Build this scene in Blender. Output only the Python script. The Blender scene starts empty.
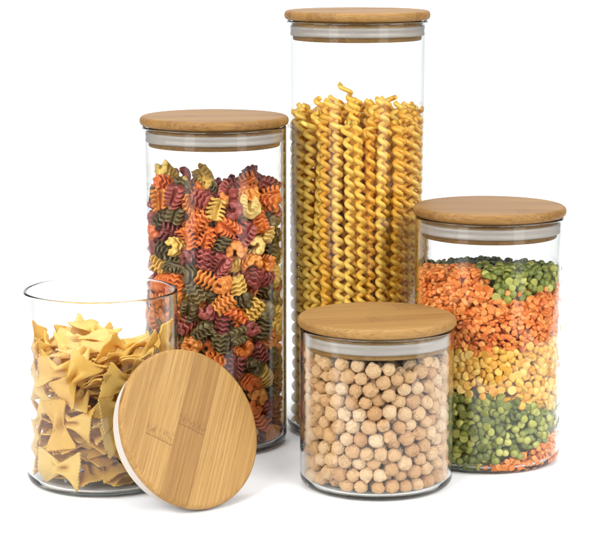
import bpy, math, random
import numpy as np
from mathutils import Vector, Matrix, Quaternion, Euler, noise
from mathutils.kdtree import KDTree

scene = bpy.context.scene
COL = scene.collection

# ------------------------------------------------------------------ camera
cam_data = bpy.data.cameras.new('camera')
cam = bpy.data.objects.new('camera', cam_data); COL.objects.link(cam)
CAM_H, PITCH = 0.36749626, 0.16384791
cam.location = (0, 0, CAM_H)
cam.rotation_euler = (math.pi / 2 - PITCH, 0, 0)
cam_data.sensor_width = 36; cam_data.lens = 36 * 2128.68 / 600
cam_data.clip_start = .05; cam_data.clip_end = 50
scene.camera = cam

# ------------------------------------------------------------------ world, lamps, exposure
world = bpy.data.worlds.new('World'); scene.world = world; world.use_nodes = True
bg = world.node_tree.nodes['Background']
bg.inputs[0].default_value = (1, 1, 1, 1); bg.inputs[1].default_value = 0.21

def softbox(name, loc, target, sx, sy, power, colour=(1, 1, 1)):
    d = bpy.data.lights.new(name, 'AREA'); d.shape = 'RECTANGLE'; d.size = sx; d.size_y = sy
    d.energy = power; d.color = colour
    o = bpy.data.objects.new(name, d); COL.objects.link(o); o.location = loc
    o.rotation_euler = (Vector(target) - Vector(loc)).to_track_quat('-Z', 'Y').to_euler()
    return o
softbox('overhead_softbox', (0.0, 1.45, 2.3), (0, 1.42, 0), 2.1, 1.8, 42)
softbox('front_left_softbox', (-0.80, 0.0, 0.92), (0, 1.40, .13), .9, .8, 26)
softbox('front_right_softbox', (0.85, 0.0, 0.92), (0, 1.40, .13), .9, .8, 20)
softbox('left_softbox', (-1.15, 0.90, 0.72), (0, 1.38, .12), .6, .8, 10)
softbox('right_softbox', (1.20, 0.95, 0.72), (0, 1.38, .12), .6, .8, 10)
softbox('left_strip', (-0.75, 0.55, 0.16), (0, 1.38, .12), .34, .55, .8)
softbox('right_strip', (0.85, 0.60, 0.16), (0, 1.38, .12), .34, .55, .8)
softbox('backdrop_softbox', (0.0, 2.1, 1.9), (0, 2.75, .3), 2.0, .9, 12)

vs = scene.view_settings
scene.display_settings.display_device = 'sRGB'
vs.view_transform = 'Standard'; vs.look = 'None'; vs.exposure = 0.16; vs.gamma = 1.0; vs.use_curve_mapping = False
cy = scene.cycles
cy.max_bounces = 20; cy.diffuse_bounces = 5; cy.glossy_bounces = 6; cy.transmission_bounces = 18; cy.transparent_max_bounces = 16
cy.use_denoising = True; cy.caustics_reflective = True; cy.caustics_refractive = True
cy.blur_glossy = 0.3; cy.sample_clamp_indirect = 6.0
try: cy.denoiser = 'OPENIMAGEDENOISE'
except Exception: pass

# ------------------------------------------------------------------ node helpers
def new_mat(name):
    m = bpy.data.materials.new(name); m.use_nodes = True
    nt = m.node_tree; b = nt.nodes['Principled BSDF']
    return m, nt, b
def N(nt, kind, **kw):
    n = nt.nodes.new(kind)
    for k, v in kw.items(): setattr(n, k, v)
    return n
def val(nt, op, a, b=None, c=None, clamp=False):
    n = N(nt, 'ShaderNodeMath', operation=op, use_clamp=clamp)
    for i, x in enumerate((a, b, c)):
        if x is None: continue
        if isinstance(x, (int, float)): n.inputs[i].default_value = x
        else: nt.links.new(x, n.inputs[i])
    return n.outputs[0]
def ramp(nt, fac, stops, interp='LINEAR'):
    n = N(nt, 'ShaderNodeValToRGB'); cr = n.color_ramp; cr.interpolation = interp
    while len(cr.elements) < len(stops): cr.elements.new(.5)
    for e, (p, c) in zip(cr.elements, stops):
        e.position = p; e.color = (*c, 1)
    nt.links.new(fac, n.inputs[0]); return n.outputs[0]
def mix(nt, fac, a, b, mode='MIX'):
    n = N(nt, 'ShaderNodeMix', data_type='RGBA', blend_type=mode)
    for s, x in ((n.inputs[0], fac), (n.inputs[6], a), (n.inputs[7], b)):
        if isinstance(x, (int, float)): s.default_value = x
        elif isinstance(x, tuple): s.default_value = (*x, 1)
        else: nt.links.new(x, s)
    return n.outputs[2]
def noise_tex(nt, vec, scale, detail=3, rough=.55):
    n = N(nt, 'ShaderNodeTexNoise'); n.inputs['Scale'].default_value = scale
    n.inputs['Detail'].default_value = detail; n.inputs['Roughness'].default_value = rough
    if vec is not None: nt.links.new(vec, n.inputs['Vector'])
    return n.outputs['Fac']
def mapping(nt, vec, scale, loc=(0, 0, 0)):
    n = N(nt, 'ShaderNodeMapping'); n.inputs['Scale'].default_value = scale; n.inputs['Location'].default_value = loc
    nt.links.new(vec, n.inputs['Vector']); return n.outputs[0]
def bump(nt, height, bsdf, strength, dist):
    n = N(nt, 'ShaderNodeBump'); n.inputs['Strength'].default_value = strength; n.inputs['Distance'].default_value = dist
    nt.links.new(height, n.inputs['Height']); nt.links.new(n.outputs[0], bsdf.inputs['Normal'])
def piece_random(nt):
    """A number of its own for every piece, whether it is an object or one island of a heap."""
    a = N(nt, 'ShaderNodeObjectInfo').outputs['Random']; b = N(nt, 'ShaderNodeNewGeometry').outputs['Random Per Island']
    return val(nt, 'FRACT', val(nt, 'ADD', a, val(nt, 'MULTIPLY', b, 7.31)))

# ------------------------------------------------------------------ materials
def glass_material():
    m, nt, b = new_mat('clear_glass'); nt.nodes.remove(b)
    g = N(nt, 'ShaderNodeBsdfGlass'); g.inputs['IOR'].default_value = 1.36; g.inputs['Roughness'].default_value = 0
    g.inputs['Color'].default_value = (.985, .99, .988, 1)
    nt.links.new(g.outputs[0], nt.nodes['Material Output'].inputs[0])
    va = N(nt, 'ShaderNodeVolumeAbsorption'); va.inputs['Color'].default_value = (.52, .56, .555, 1); va.inputs['Density'].default_value = 38
    nt.links.new(va.outputs[0], nt.nodes['Material Output'].inputs['Volume']); return m

def bamboo_material(seed, width=.0190, shift=0.0, staves=None):
    """Laminated bamboo: staves along local X, each with a tone and perhaps a node line. staves: {index: (tone, node position or None)}."""
    m, nt, b = new_mat('bamboo')
    tc = N(nt, 'ShaderNodeTexCoord').outputs['Object']
    sep = N(nt, 'ShaderNodeSeparateXYZ'); nt.links.new(tc, sep.inputs[0])
    X, Y, Z = sep.outputs
    wob = val(nt, 'MULTIPLY', val(nt, 'SUBTRACT', noise_tex(nt, tc, 9, 1), .5), .0010)
    ys = val(nt, 'ADD', val(nt, 'DIVIDE', val(nt, 'ADD', val(nt, 'ADD', Y, wob), shift), width), 4.5)
    sid = val(nt, 'FLOOR', ys); fr = val(nt, 'FRACT', ys)
    sg = random.Random(seed * 100)
    table = [(sg.uniform(0, 1), sg.uniform(-.045, .045) if sg.random() < .35 else None) for _ in range(9)]
    for k, v in (staves or {}).items(): table[k] = v
    pick = val(nt, 'DIVIDE', val(nt, 'ADD', sid, .5), 9.0)
    def white(f): return ramp(nt, pick, [(k / 9, (f(t),) * 3) for k, t in enumerate(table)], 'CONSTANT')
    tone = val(nt, 'SUBTRACT', white(lambda t: t[0] + .2), .2)
    fib = noise_tex(nt, mapping(nt, tc, (10, 720, 720), (seed, 0, 0)), 1, 4, .6)
    fine = noise_tex(nt, mapping(nt, tc, (45, 1700, 1700), (0, seed, 0)), 1, 2, .6)
    big = noise_tex(nt, mapping(nt, tc, (8, 60, 60), (seed * 2, 0, 0)), 1, 2)
    f = val(nt, 'ADD', val(nt, 'ADD', val(nt, 'MULTIPLY', tone, .50), -.20), val(nt, 'ADD', val(nt, 'MULTIPLY', fib, .95), val(nt, 'MULTIPLY', big, .22)))
    t = ((.12, (.118, .052, .013)), (.42, (.200, .101, .027)), (.72, (.278, .154, .045)), (1.0, (.37, .228, .080)))
    c = ramp(nt, f, t)
    fleck = ramp(nt, fine, [(.0, (1, 1, 1)), (.33, (1, 1, 1)), (.40, (0, 0, 0))])
    c = mix(nt, val(nt, 'MULTIPLY', fleck, .5), c, (.15, .065, .018))
    # bamboo nodes: a thin dark line over one stave with a mottled patch beside it
    xn = val(nt, 'SUBTRACT', white(lambda t: (t[1] or 0) + .2), .2)
    d = val(nt, 'SUBTRACT', val(nt, 'ADD', X, val(nt, 'MULTIPLY', val(nt, 'SUBTRACT', noise_tex(nt, tc, 260, 1), .5), .0016)), xn)
    ad = val(nt, 'ABSOLUTE', d)
    line = val(nt, 'SUBTRACT', 1.0, val(nt, 'DIVIDE', ad, .00062), clamp=True)
    patch = val(nt, 'MULTIPLY', val(nt, 'SUBTRACT', 1.0, val(nt, 'DIVIDE', val(nt, 'ABSOLUTE', val(nt, 'SUBTRACT', d, .004)), .0048), clamp=True),
                ramp(nt, noise_tex(nt, mapping(nt, tc, (330, 700, 500)), 1, 2), [(.42, (0, 0, 0)), (.62, (1, 1, 1))]))
    nd = val(nt, 'MULTIPLY', val(nt, 'ADD', val(nt, 'MULTIPLY', line, .75), val(nt, 'MULTIPLY', patch, .6), clamp=True), white(lambda t: 0.0 if t[1] is None else 1.0))
    c = mix(nt, nd, c, (.13, .05, .013))
    seam = val(nt, 'SUBTRACT', 1.0, val(nt, 'DIVIDE', val(nt, 'MINIMUM', fr, val(nt, 'SUBTRACT', 1.0, fr)), .014), clamp=True)
    c = mix(nt, val(nt, 'MULTIPLY', seam, .45), c, (.15, .065, .02))
    nt.links.new(c, b.inputs['Base Color'])
    b.inputs['Roughness'].default_value = .5; b.inputs['Specular IOR Level'].default_value = .22
    bump(nt, val(nt, 'ADD', fib, val(nt, 'MULTIPLY', fine, .5)), b, .22, .0006)
    return m

def silicone_material():
    m, nt, b = new_mat('white_silicone')
    b.inputs['Base Color'].default_value = (.41, .365, .325, 1); b.inputs['Roughness'].default_value = .38
    b.inputs['Subsurface Weight'].default_value = .25; b.inputs['Subsurface Radius'].default_value = (1, .9, .8); b.inputs['Subsurface Scale'].default_value = .002
    return m

def food_material(name, stops, rough=.4, noise_scale=300, mottle=.25, dark=(.3, .15, .05), bump_d=.0002, bump_scale=900, sss=0.0, sss_col=(1, .6, .2), translucent=0.0, tcol=(.8, .5, .1), flour=.09):
    m, nt, b = new_mat(name)
    tc = N(nt, 'ShaderNodeTexCoord').outputs['Object']
    rnd = piece_random(nt)
    off = N(nt, 'ShaderNodeVectorMath', operation='SCALE'); off.inputs[0].default_value = (3.1, 1.7, 2.3); nt.links.new(rnd, off.inputs['Scale'])
    ad = N(nt, 'ShaderNodeVectorMath', operation='ADD'); nt.links.new(tc, ad.inputs[0]); nt.links.new(off.outputs[0], ad.inputs[1])
    c = ramp(nt, rnd, stops)
    ns = noise_tex(nt, ad.outputs[0], noise_scale, 3)
    c = mix(nt, val(nt, 'MULTIPLY', ramp(nt, ns, [(.40, (0, 0, 0)), (.72, (1, 1, 1))]), mottle), c, dark)
    if flour:
        fl = ramp(nt, noise_tex(nt, ad.outputs[0], 420, 4, .7), [(.50, (0, 0, 0)), (.68, (1, 1, 1))])
        c = mix(nt, val(nt, 'MULTIPLY', fl, flour), c, (.86, .72, .50))
    nt.links.new(c, b.inputs['Base Color']); b.inputs['Roughness'].default_value = rough
    if sss:
        b.inputs['Subsurface Weight'].default_value = sss; b.inputs['Subsurface Radius'].default_value = sss_col; b.inputs['Subsurface Scale'].default_value = .003
    bump(nt, noise_tex(nt, ad.outputs[0], bump_scale, 3), b, .5, bump_d)
    if translucent:
        tl = N(nt, 'ShaderNodeBsdfTranslucent'); nt.links.new(mix(nt, .5, c, tcol), tl.inputs[0])
        mx = N(nt, 'ShaderNodeMixShader'); mx.inputs[0].default_value = translucent
        nt.links.new(b.outputs[0], mx.inputs[1]); nt.links.new(tl.outputs[0], mx.inputs[2])
        nt.links.new(mx.outputs[0], nt.nodes['Material Output'].inputs[0])
    return m

M_GLASS = glass_material(); M_SIL = silicone_material()
M_FARF = food_material('egg_yellow_pasta', [(0, (.83, .53, .095)), (.5, (.88, .62, .150)), (1, (.91, .71, .25))], .45, 160, .18, (.68, .38, .05), .0003, 700, translucent=.40, tcol=(.95, .60, .07), flour=.07)
M_STRAND = food_material('golden_pasta', [(0, (.84, .41, .032)), (.5, (.91, .52, .055)), (1, (.94, .64, .12))], .36, 120, .2, (.74, .34, .025), .0002, 700, sss=.12, flour=.06)
RADI = {
    'orange': food_material('orange_pasta', [(0, (.74, .145, .014)), (.5, (.80, .21, .022)), (1, (.83, .32, .045))], .42, 190, .5, (.60, .09, .01), .0003, 800),
    'maroon': food_material('maroon_pasta', [(0, (.25, .038, .030)), (.5, (.34, .055, .042)), (1, (.46, .085, .06))], .42, 190, .5, (.14, .02, .02), .0003, 800),
    'olive': food_material('olive_pasta', [(0, (.095, .062, .018)), (.5, (.145, .098, .028)), (1, (.22, .155, .048))], .42, 190, .5, (.07, .045, .01), .0003, 800),
    'cream': food_material('cream_pasta', [(0, (.78, .46, .075)), (.5, (.82, .54, .12)), (1, (.85, .61, .19))], .42, 190, .5, (.66, .36, .05), .0003, 800),
}
M_CHICK = food_material('chickpea_skin', [(0, (.52, .27, .105)), (.22, (.63, .375, .17)), (.65, (.73, .485, .255)), (1, (.81, .61, .38))], .45, 260, .6, (.49, .23, .085), .0006, 480, flour=.10)
M_RED = food_material('orange_lentil', [(0, (.72, .16, .018)), (.5, (.82, .245, .038)), (1, (.85, .36, .085))], .5, 500, .2, (.65, .13, .02), .00006, 1500)
M_YEL = food_material('yellow_pea', [(0, (.72, .33, .030)), (.5, (.80, .46, .065)), (1, (.84, .57, .15))], .5, 400, .2, (.68, .30, .03), .0001, 1500)
M_GRN = food_material('green_pea', [(0, (.115, .145, .012)), (.45, (.225, .245, .026)), (.78, (.39, .39, .058)), (1, (.60, .57, .15))], .5, 400, .2, (.11, .135, .012), .0001, 1500)
M_DRK = food_material('dark_green_lentil', [(0, (.085, .095, .048)), (.6, (.14, .15, .075)), (1, (.21, .22, .11))], .5, 500, .3, (.06, .065, .035), .0001, 1500)

def table_material():
    m, nt, b = new_mat('white_sweep')
    tc = N(nt, 'ShaderNodeTexCoord').outputs['Object']
    n = noise_tex(nt, tc, 40, 3)
    nt.links.new(ramp(nt, n, [(.3, (.735, .735, .735)), (.7, (.75, .75, .75))]), b.inputs['Base Color'])
    b.inputs['Roughness'].default_value = .6; b.inputs['Specular IOR Level'].default_value = .2
    return m

# ------------------------------------------------------------------ mesh helpers
def mesh_data(name, V, F, material, smooth=True):
    me = bpy.data.meshes.new(name); me.from_pydata([tuple(v) for v in V], [], F); me.update()
    me.materials.append(material)
    if smooth: me.polygons.foreach_set('use_smooth', [True] * len(me.polygons))
    return me
def link(name, data, parent=None):
    o = bpy.data.objects.new(name, data); COL.objects.link(o)
    if parent: o.parent = parent
    return o
def tag(o, label, cat, group=None):
    o['label'] = label; o['category'] = cat
    if group: o['group'] = group
    return o
def arc(cx, cz, r, a0, a1, n):
    return [(cx + r * math.cos(math.radians(a0 + (a1 - a0) * k / n)), cz + r * math.sin(math.radians(a0 + (a1 - a0) * k / n))) for k in range(n + 1)]
def lathe(profile, seg=160, close_loop=False):
    """profile: (radius, z) from the axis outwards/upwards; r=0 ends become poles; close_loop: a ring section."""
    V, F, rows = [], [], []
    for r, z in profile:
        if r < 1e-7: rows.append([len(V)]); V.append((0, 0, z))
        else:
            rows.append(list(range(len(V), len(V) + seg)))
            V += [(r * math.cos(2 * math.pi * k / seg), r * math.sin(2 * math.pi * k / seg), z) for k in range(seg)]
    pairs = list(zip(rows[:-1], rows[1:])) + ([(rows[-1], rows[0])] if close_loop else [])
    for A, B in pairs:
        for k in range(seg):
            k2 = (k + 1) % seg
            if len(A) == 1 and len(B) == 1: continue
            if len(A) == 1: F.append((A[0], B[k2], B[k]))
            elif len(B) == 1: F.append((A[k], A[k2], B[0]))
            else: F.append((A[k], A[k2], B[k2], B[k]))
    return V, F

# ---- pasta shapes
def grid_faces(nu, nv, wrap_u=False, wrap_v=False, base=0):
    F = []
    for i in range(nu if wrap_u else nu - 1):
        for j in range(nv if wrap_v else nv - 1):
            a = i * nv + j; b = ((i + 1) % nu) * nv + j
            c = ((i + 1) % nu) * nv + (j + 1) % nv; d = i * nv + (j + 1) % nv
            F.append((base + a, base + b, base + c, base + d))
    return F

def farfalle_shape(seed):
    """Bow tie pasta: pleated pinch, fanned wings, pinked short ends. Closed two-sided sheet."""
    rg = random.Random(seed)
    nu, nv = 45, 43
    hl, hw = 0.0153 * rg.uniform(.92, 1.05), 0.0116 * rg.uniform(.93, 1.06)
    bend = rg.uniform(-.0032, .0032); tw = rg.uniform(-.5, .5); curl = [rg.uniform(-.0035, .0050) for _ in range(4)]
    asym = rg.uniform(-.08, .08); ph = rg.uniform(0, 6)
    P = np.zeros((nu, nv, 3))
    for i in range(nu):
        u = -1 + 2 * i / (nu - 1); a = abs(u)
        fan = 0.29 + 0.71 * (a / .9) ** 1.15 if a < .9 else 1.0
        pinch = max(0.0, 1 - a / .62) ** 1.5
        for j in range(nv):
            v = -1 + 2 * j / (nv - 1)
            y = v * hw * fan * (1 + asym * (u if v > 0 else -u) * .5)
            z = 0.0046 * pinch * (math.cos(v * math.pi * 1.5)) * (1.0 if abs(v) < .34 else .72) - .0009 * pinch
            x = u * hl
            tooth = abs((v * 5.5 + .25) % 1.0 - .5) * 2            # pinked edge
            x += (1 if u > 0 else -1) * hl * (.075 * (tooth - .5) + .05 * math.cos(v * 1.4)) * max(0, (a - .7) / .3) ** 1.5
            q = (0 if u < 0 else 2) + (0 if v < 0 else 1)
            z += curl[q] * (abs(v) ** 2) * a ** 1.6 + bend * a * a + tw * u * v * hw * .35
            z += .0006 * math.sin(v * 5 + ph) * a * a
            P[i, j] = (x, y, z)
    du = np.gradient(P, axis=0); dv = np.gradient(P, axis=1)
    n = np.cross(du, dv); n /= np.linalg.norm(n, axis=2, keepdims=True) + 1e-12
    th = .00048
    V = np.vstack([(P + n * th).reshape(-1, 3), (P - n * th).reshape(-1, 3)])
    F = grid_faces(nu, nv); o = nu * nv
    F += [tuple(o + k for k in reversed(f)) for f in F]
    rim = [(i, 0) for i in range(nu)] + [(nu - 1, j) for j in range(1, nv)] + [(i, nv - 1) for i in range(nu - 2, -1, -1)] + [(0, j) for j in range(nv - 2, 0, -1)]
    ix = [i * nv + j for i, j in rim]
    for k in range(len(ix)):
        a, b = ix[k], ix[(k + 1) % len(ix)]
        F.append((a, a + o, b + o, b))
    return V, F

def radiatori_shape(seed):
    """Short curled pasta: a twisted C shaped wall that carries parallel ruffled fins, smaller at both ends."""
    rg = random.Random(seed)
    nf = rg.choice([4, 5, 5, 6]); L = .0029 * nf
    arc = math.radians(rg.uniform(255, 320)); ro = .0027; depth = .0036 * rg.uniform(.9, 1.1)
    ruf = .00075 * rg.uniform(.8, 1.3); kw = rg.choice([5, 6, 7]); cup = rg.uniform(.0004, .0016); ph = rg.uniform(0, 6)
    twist = rg.choice([-1, 1]) * rg.uniform(.5, 1.3); bend = rg.uniform(10, 42)
    na = 56
    prof = []                                                       # (axial, radial) outer profile, fins then inner wall
    for k in range(nf):
        z0 = -L / 2 + (k + .5) * L / nf
        e = 1.0 - .30 * abs(2 * (k + .5) / nf - 1) ** 2.2
        prof += [(z0 - .00120, 0.0), (z0 - .00079, .10), (z0 - .00072, .55 * e), (z0 - .00056, .90 * e), (z0, 1.0 * e), (z0 + .00056, .90 * e), (z0 + .00072, .55 * e), (z0 + .00079, .10)]
    zin = L / 2 - .0006
    prof += [(zin, -.02), (zin, -.28), (zin * .5, -.3), (0, -.3), (-zin * .5, -.3), (-zin, -.28)]
    npf = len(prof)
    P = np.zeros((na, npf, 3))
    for i in range(na):
        t = i / (na - 1)
        endf = min(1.0, min(t, 1 - t) / .09); endf = math.sqrt(max(0, 1 - (1 - endf) ** 2))
        spiral = 1 + .40 * max(0, t - .5)
        for j, (z, r) in enumerate(prof):
            a = (t - .5) * arc + twist * z / L
            fin = max(0, r)
            rad = ro * spiral * .9 + (depth * r * (.25 + .75 * endf) if r > 0 else .0045 * r * (.4 + .6 * endf))
            rad *= 1 + .045 * math.sin(a * 3 + ph + z * 500) * fin
            zz = z + ruf * fin * math.sin((t - .5) * arc * kw + ph + z * 200) - cup * math.cos((t - .5) * arc * .8) * fin
            zz *= (.90 + .10 * endf)
            x, y = rad * math.cos(a), rad * math.sin(a) * 1.04
            P[i, j] = (x - bend * zz * zz, y, zz * (1 + bend * x * .35))
    V = P.reshape(-1, 3); V = V - V.mean(0)
    F = grid_faces(na, npf, wrap_v=True)
    F += [tuple(range(npf)), tuple((na - 1) * npf + k for k in reversed(range(npf)))]
    return V, F

# ---- settled heaps, in units of 0.01 mm
FARF = [
    (0,46,531,768,230,51,46,-971),(1,-2314,-3428,1701,696,-656,195,-214),(2,-398,2915,905,672,-38,-94,-734),(3,2849,-1269,775,786,-16,-67,614),(4,-1657,2840,1166,95,-262,959,-58),(5,-3091,371,756,634,8,7,-773),(0,1495,2896,1006,215,165,-36,962),(1,-696,99,1139,423,36,-62,903),
    (2,-1573,-2461,731,47,348,936,25),(3,959,-1243,1034,372,21,162,-914),(4,2447,1490,954,398,-148,8,-905),(5,-3040,-504,1109,7,-682,-729,-63),(0,1782,-2686,827,947,58,-21,315),(1,1679,-2639,1303,302,34,-1,-953),(2,-2718,667,1590,128,-50,-34,-990),(3,-2348,-1375,1400,8,-2,36,-999),
    (4,-1203,2324,1649,659,-78,-9,-748),(5,-1031,-302,1623,43,-54,52,-996),(0,1415,-890,1538,952,-39,49,-300),(1,1754,2301,1881,65,-886,-458,-40),(2,-594,-2836,1382,89,-847,517,90),(3,2049,2436,1466,959,17,92,-268),(4,-2247,-1996,2090,302,21,28,953),(5,1754,-122,1901,830,-15,59,-555),
    (0,3246,894,1653,899,47,402,166),(1,-772,2117,2168,677,1,15,736),(2,523,-2882,1799,440,40,-114,890),(3,-317,-217,2431,875,-94,104,-464),(4,945,1043,2325,22,71,0,997),(5,1130,2025,2697,143,777,609,-73),(0,1660,-1067,2280,879,86,144,-447),(1,2275,-1281,2601,985,156,77,-19),
    (2,-2531,-1334,2540,856,-129,49,-498),(3,-1581,2172,2473,6,804,-569,174),(4,1057,-2861,2565,147,-975,79,147),(5,-644,-2954,2457,223,116,-113,961),(0,-155,2970,2653,752,-101,188,623),(1,539,3179,2994,991,-85,91,-57),(2,-4326,-797,2409,701,136,-698,-55),(3,4181,-444,1826,522,-509,-574,373),
    (4,-1729,-267,2416,78,-116,-978,153),(5,-925,-74,2976,315,-27,-76,946),(0,-3143,731,2569,748,-13,-324,-579),(1,2304,1721,3169,377,-125,-51,-916),(2,-754,779,3462,847,31,-18,530),(3,2240,-2154,2923,954,12,35,297),(4,-2806,1827,2796,258,154,-379,-875),(5,667,-1984,3359,20,326,945,-28),
    (0,-604,-3206,3200,41,-993,108,-37),(1,1517,-871,3479,208,79,110,969),(2,-2918,3034,3380,670,616,402,101),(3,-4084,-874,4174,491,-454,-601,437),(4,356,3202,3462,995,-69,11,-71),(5,2832,-3323,2981,579,-204,-674,-411),(0,1719,-3653,4048,632,-711,-289,104),(1,-2453,3004,3038,806,-465,-270,249),
    (2,3102,-212,3374,6,129,-10,992),(3,-2465,1914,4386,73,-940,-332,4),(4,3107,930,3653,785,-79,-79,-609),(5,1844,2616,3857,307,-19,-20,951),(0,1539,1621,4199,32,22,999,23),(1,-1509,1175,3953,44,30,-32,998),(2,-2298,-1807,3262,869,-66,-87,483),(3,386,431,4178,774,99,103,-617),
    (4,-2230,-742,3722,21,39,-120,992),(5,-2489,-3640,4557,414,652,290,-565),(0,323,3144,4249,52,144,985,-79),(1,1847,-1552,4074,8,-11,-71,997),(2,2886,933,4513,137,9,127,-982),(3,-1841,-2606,3725,247,20,-65,966),(4,-252,-2779,3873,929,-12,28,-368),(5,-2351,150,4361,995,48,39,74),
    (0,-2658,-1297,4430,769,15,60,-636),(1,3457,2367,6136,696,516,-469,-170),(2,329,-2828,4343,322,-42,4,-946),(3,-1582,-3734,4753,702,-649,230,-182),(4,255,2826,4832,20,589,802,-96),(5,2780,-1055,4524,751,-7,-92,654),(0,-1505,2661,4745,61,181,-982,4),(1,-1401,2521,5242,191,18,81,-978),
    (2,-404,-2791,4744,339,-11,92,936),(3,2702,-1464,4907,85,250,964,22),(4,-3014,683,5406,182,687,691,135),(5,3090,2036,7670,526,-618,552,-192),(0,525,-1598,4687,505,-151,74,847),(1,3117,-798,5360,599,38,-162,-783),(2,1945,-159,5351,578,-297,-36,759),(3,-1222,1030,5162,877,108,57,-464),
    (4,-715,-2304,5154,505,-34,-79,-859),(5,104,-993,5466,79,45,-75,-993),(0,-2753,3192,8102,178,-588,374,694),(1,1687,-3708,5621,88,232,-717,-651),(2,1108,762,5394,577,-71,-87,-809),(3,212,783,5723,978,28,-59,-197),(4,1172,2698,5089,905,-188,244,293),(5,-1863,326,5407,928,-61,-196,310),
    (0,-115,-59,4634,608,59,-83,-787),(1,-2890,167,5923,35,30,998,53),(2,860,2955,5764,378,738,-536,-156),(3,362,-431,6101,823,-57,-143,547),(4,884,-3656,6504,534,286,708,-363),(5,-1284,2460,5946,69,973,203,85),(0,-1763,-1907,5710,46,840,524,136),(1,-1845,-1800,6248,707,23,20,-706),
    (2,2466,2674,6236,629,-500,366,-470),(3,3068,-659,6621,255,120,945,-164),(4,3206,-894,5970,214,-325,29,921),(5,-2249,3364,6716,251,-506,366,739),(0,3216,2155,6656,121,531,568,616),(1,2211,-2396,7518,889,-227,-309,-249),(2,1845,-2814,6367,782,-587,-210,14),(3,3793,851,6766,525,-432,731,62),
    (4,-762,1194,6321,908,-1,-32,-418),(5,266,-1068,6450,753,73,-79,649),(0,-1269,4168,5054,383,235,736,-505),(1,-230,2295,6781,102,-811,575,-43),(2,2499,-2162,6895,16,-276,367,888),(3,-3871,-1707,6399,401,740,-104,-530),(4,-1448,-4119,7699,422,-230,666,570),(5,1845,2285,6056,384,194,481,764),
    (0,2713,-237,6792,257,233,928,-137),(1,2050,-3838,7225,90,-273,648,-706),(2,-1113,3805,8732,463,-829,56,308),(3,-453,4257,7054,720,-687,-89,-44),(4,-2530,652,6482,7,41,104,-994),(5,1577,3352,6013,214,-550,-178,-787),(0,-800,-2888,6383,151,-869,-467,-55),(1,-4284,584,8674,686,-100,697,-185),
    (2,414,1926,7254,142,-982,-85,-87),(3,-2412,-1877,6687,589,-62,3,806),(4,-2380,-3295,8027,164,138,636,741),(5,-689,3333,8256,723,615,81,305),(0,2848,246,7878,212,349,911,47),(1,-4010,398,7712,27,-753,61,-654),(2,-3748,-941,7741,446,-550,-517,481),(3,-2580,2117,7390,515,790,-193,270),
    (4,-202,302,7176,82,-103,981,142),(5,751,-2791,7297,876,-325,-117,336),(0,-2060,292,7081,118,80,80,-987),(1,-1933,1,7556,92,-991,-83,45),(2,655,2269,7920,973,115,-67,188),(3,345,-2575,7556,735,-297,-124,597),(4,-2598,2514,7796,458,-246,-630,-577),(5,-2773,1527,7416,356,673,-554,338),
    (0,2875,-448,7424,100,969,-115,193),(1,517,405,9278,294,160,-13,942),(2,-1863,-1534,7083,28,-76,-994,-80),(3,176,295,7714,837,27,189,-513),(4,1360,899,7922,724,51,-66,685),(5,1714,-13,8333,996,29,-55,-71),(0,-570,-1421,8600,35,-972,-232,-18),(1,-1696,-1991,7887,166,97,-108,975),
    (2,-445,889,8583,16,415,905,-94),(3,-1524,-1409,7597,731,130,-81,665),(4,1115,2127,8581,112,11,-18,993),(5,1784,-2093,7934,865,-94,-282,-404),(0,-558,-1462,8159,914,39,7,405),(1,598,-2693,8206,199,858,463,95),(2,-666,2755,9430,70,-421,-893,-143),(3,1463,-2591,9063,294,189,-200,-915),
    (4,-2215,-1267,8874,662,-16,114,-741),(5,-1665,1212,9195,88,-30,-181,979),(0,2613,-2224,8935,925,-213,-279,146),(1,-878,-2014,8954,130,-839,-526,49),(2,1384,-2242,9418,437,75,-345,-827),(3,-3545,-1038,8954,431,538,-570,-447),(4,2823,1030,9099,41,-966,-222,129),(5,4271,-1102,9051,47,675,-186,712),
]
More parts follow.
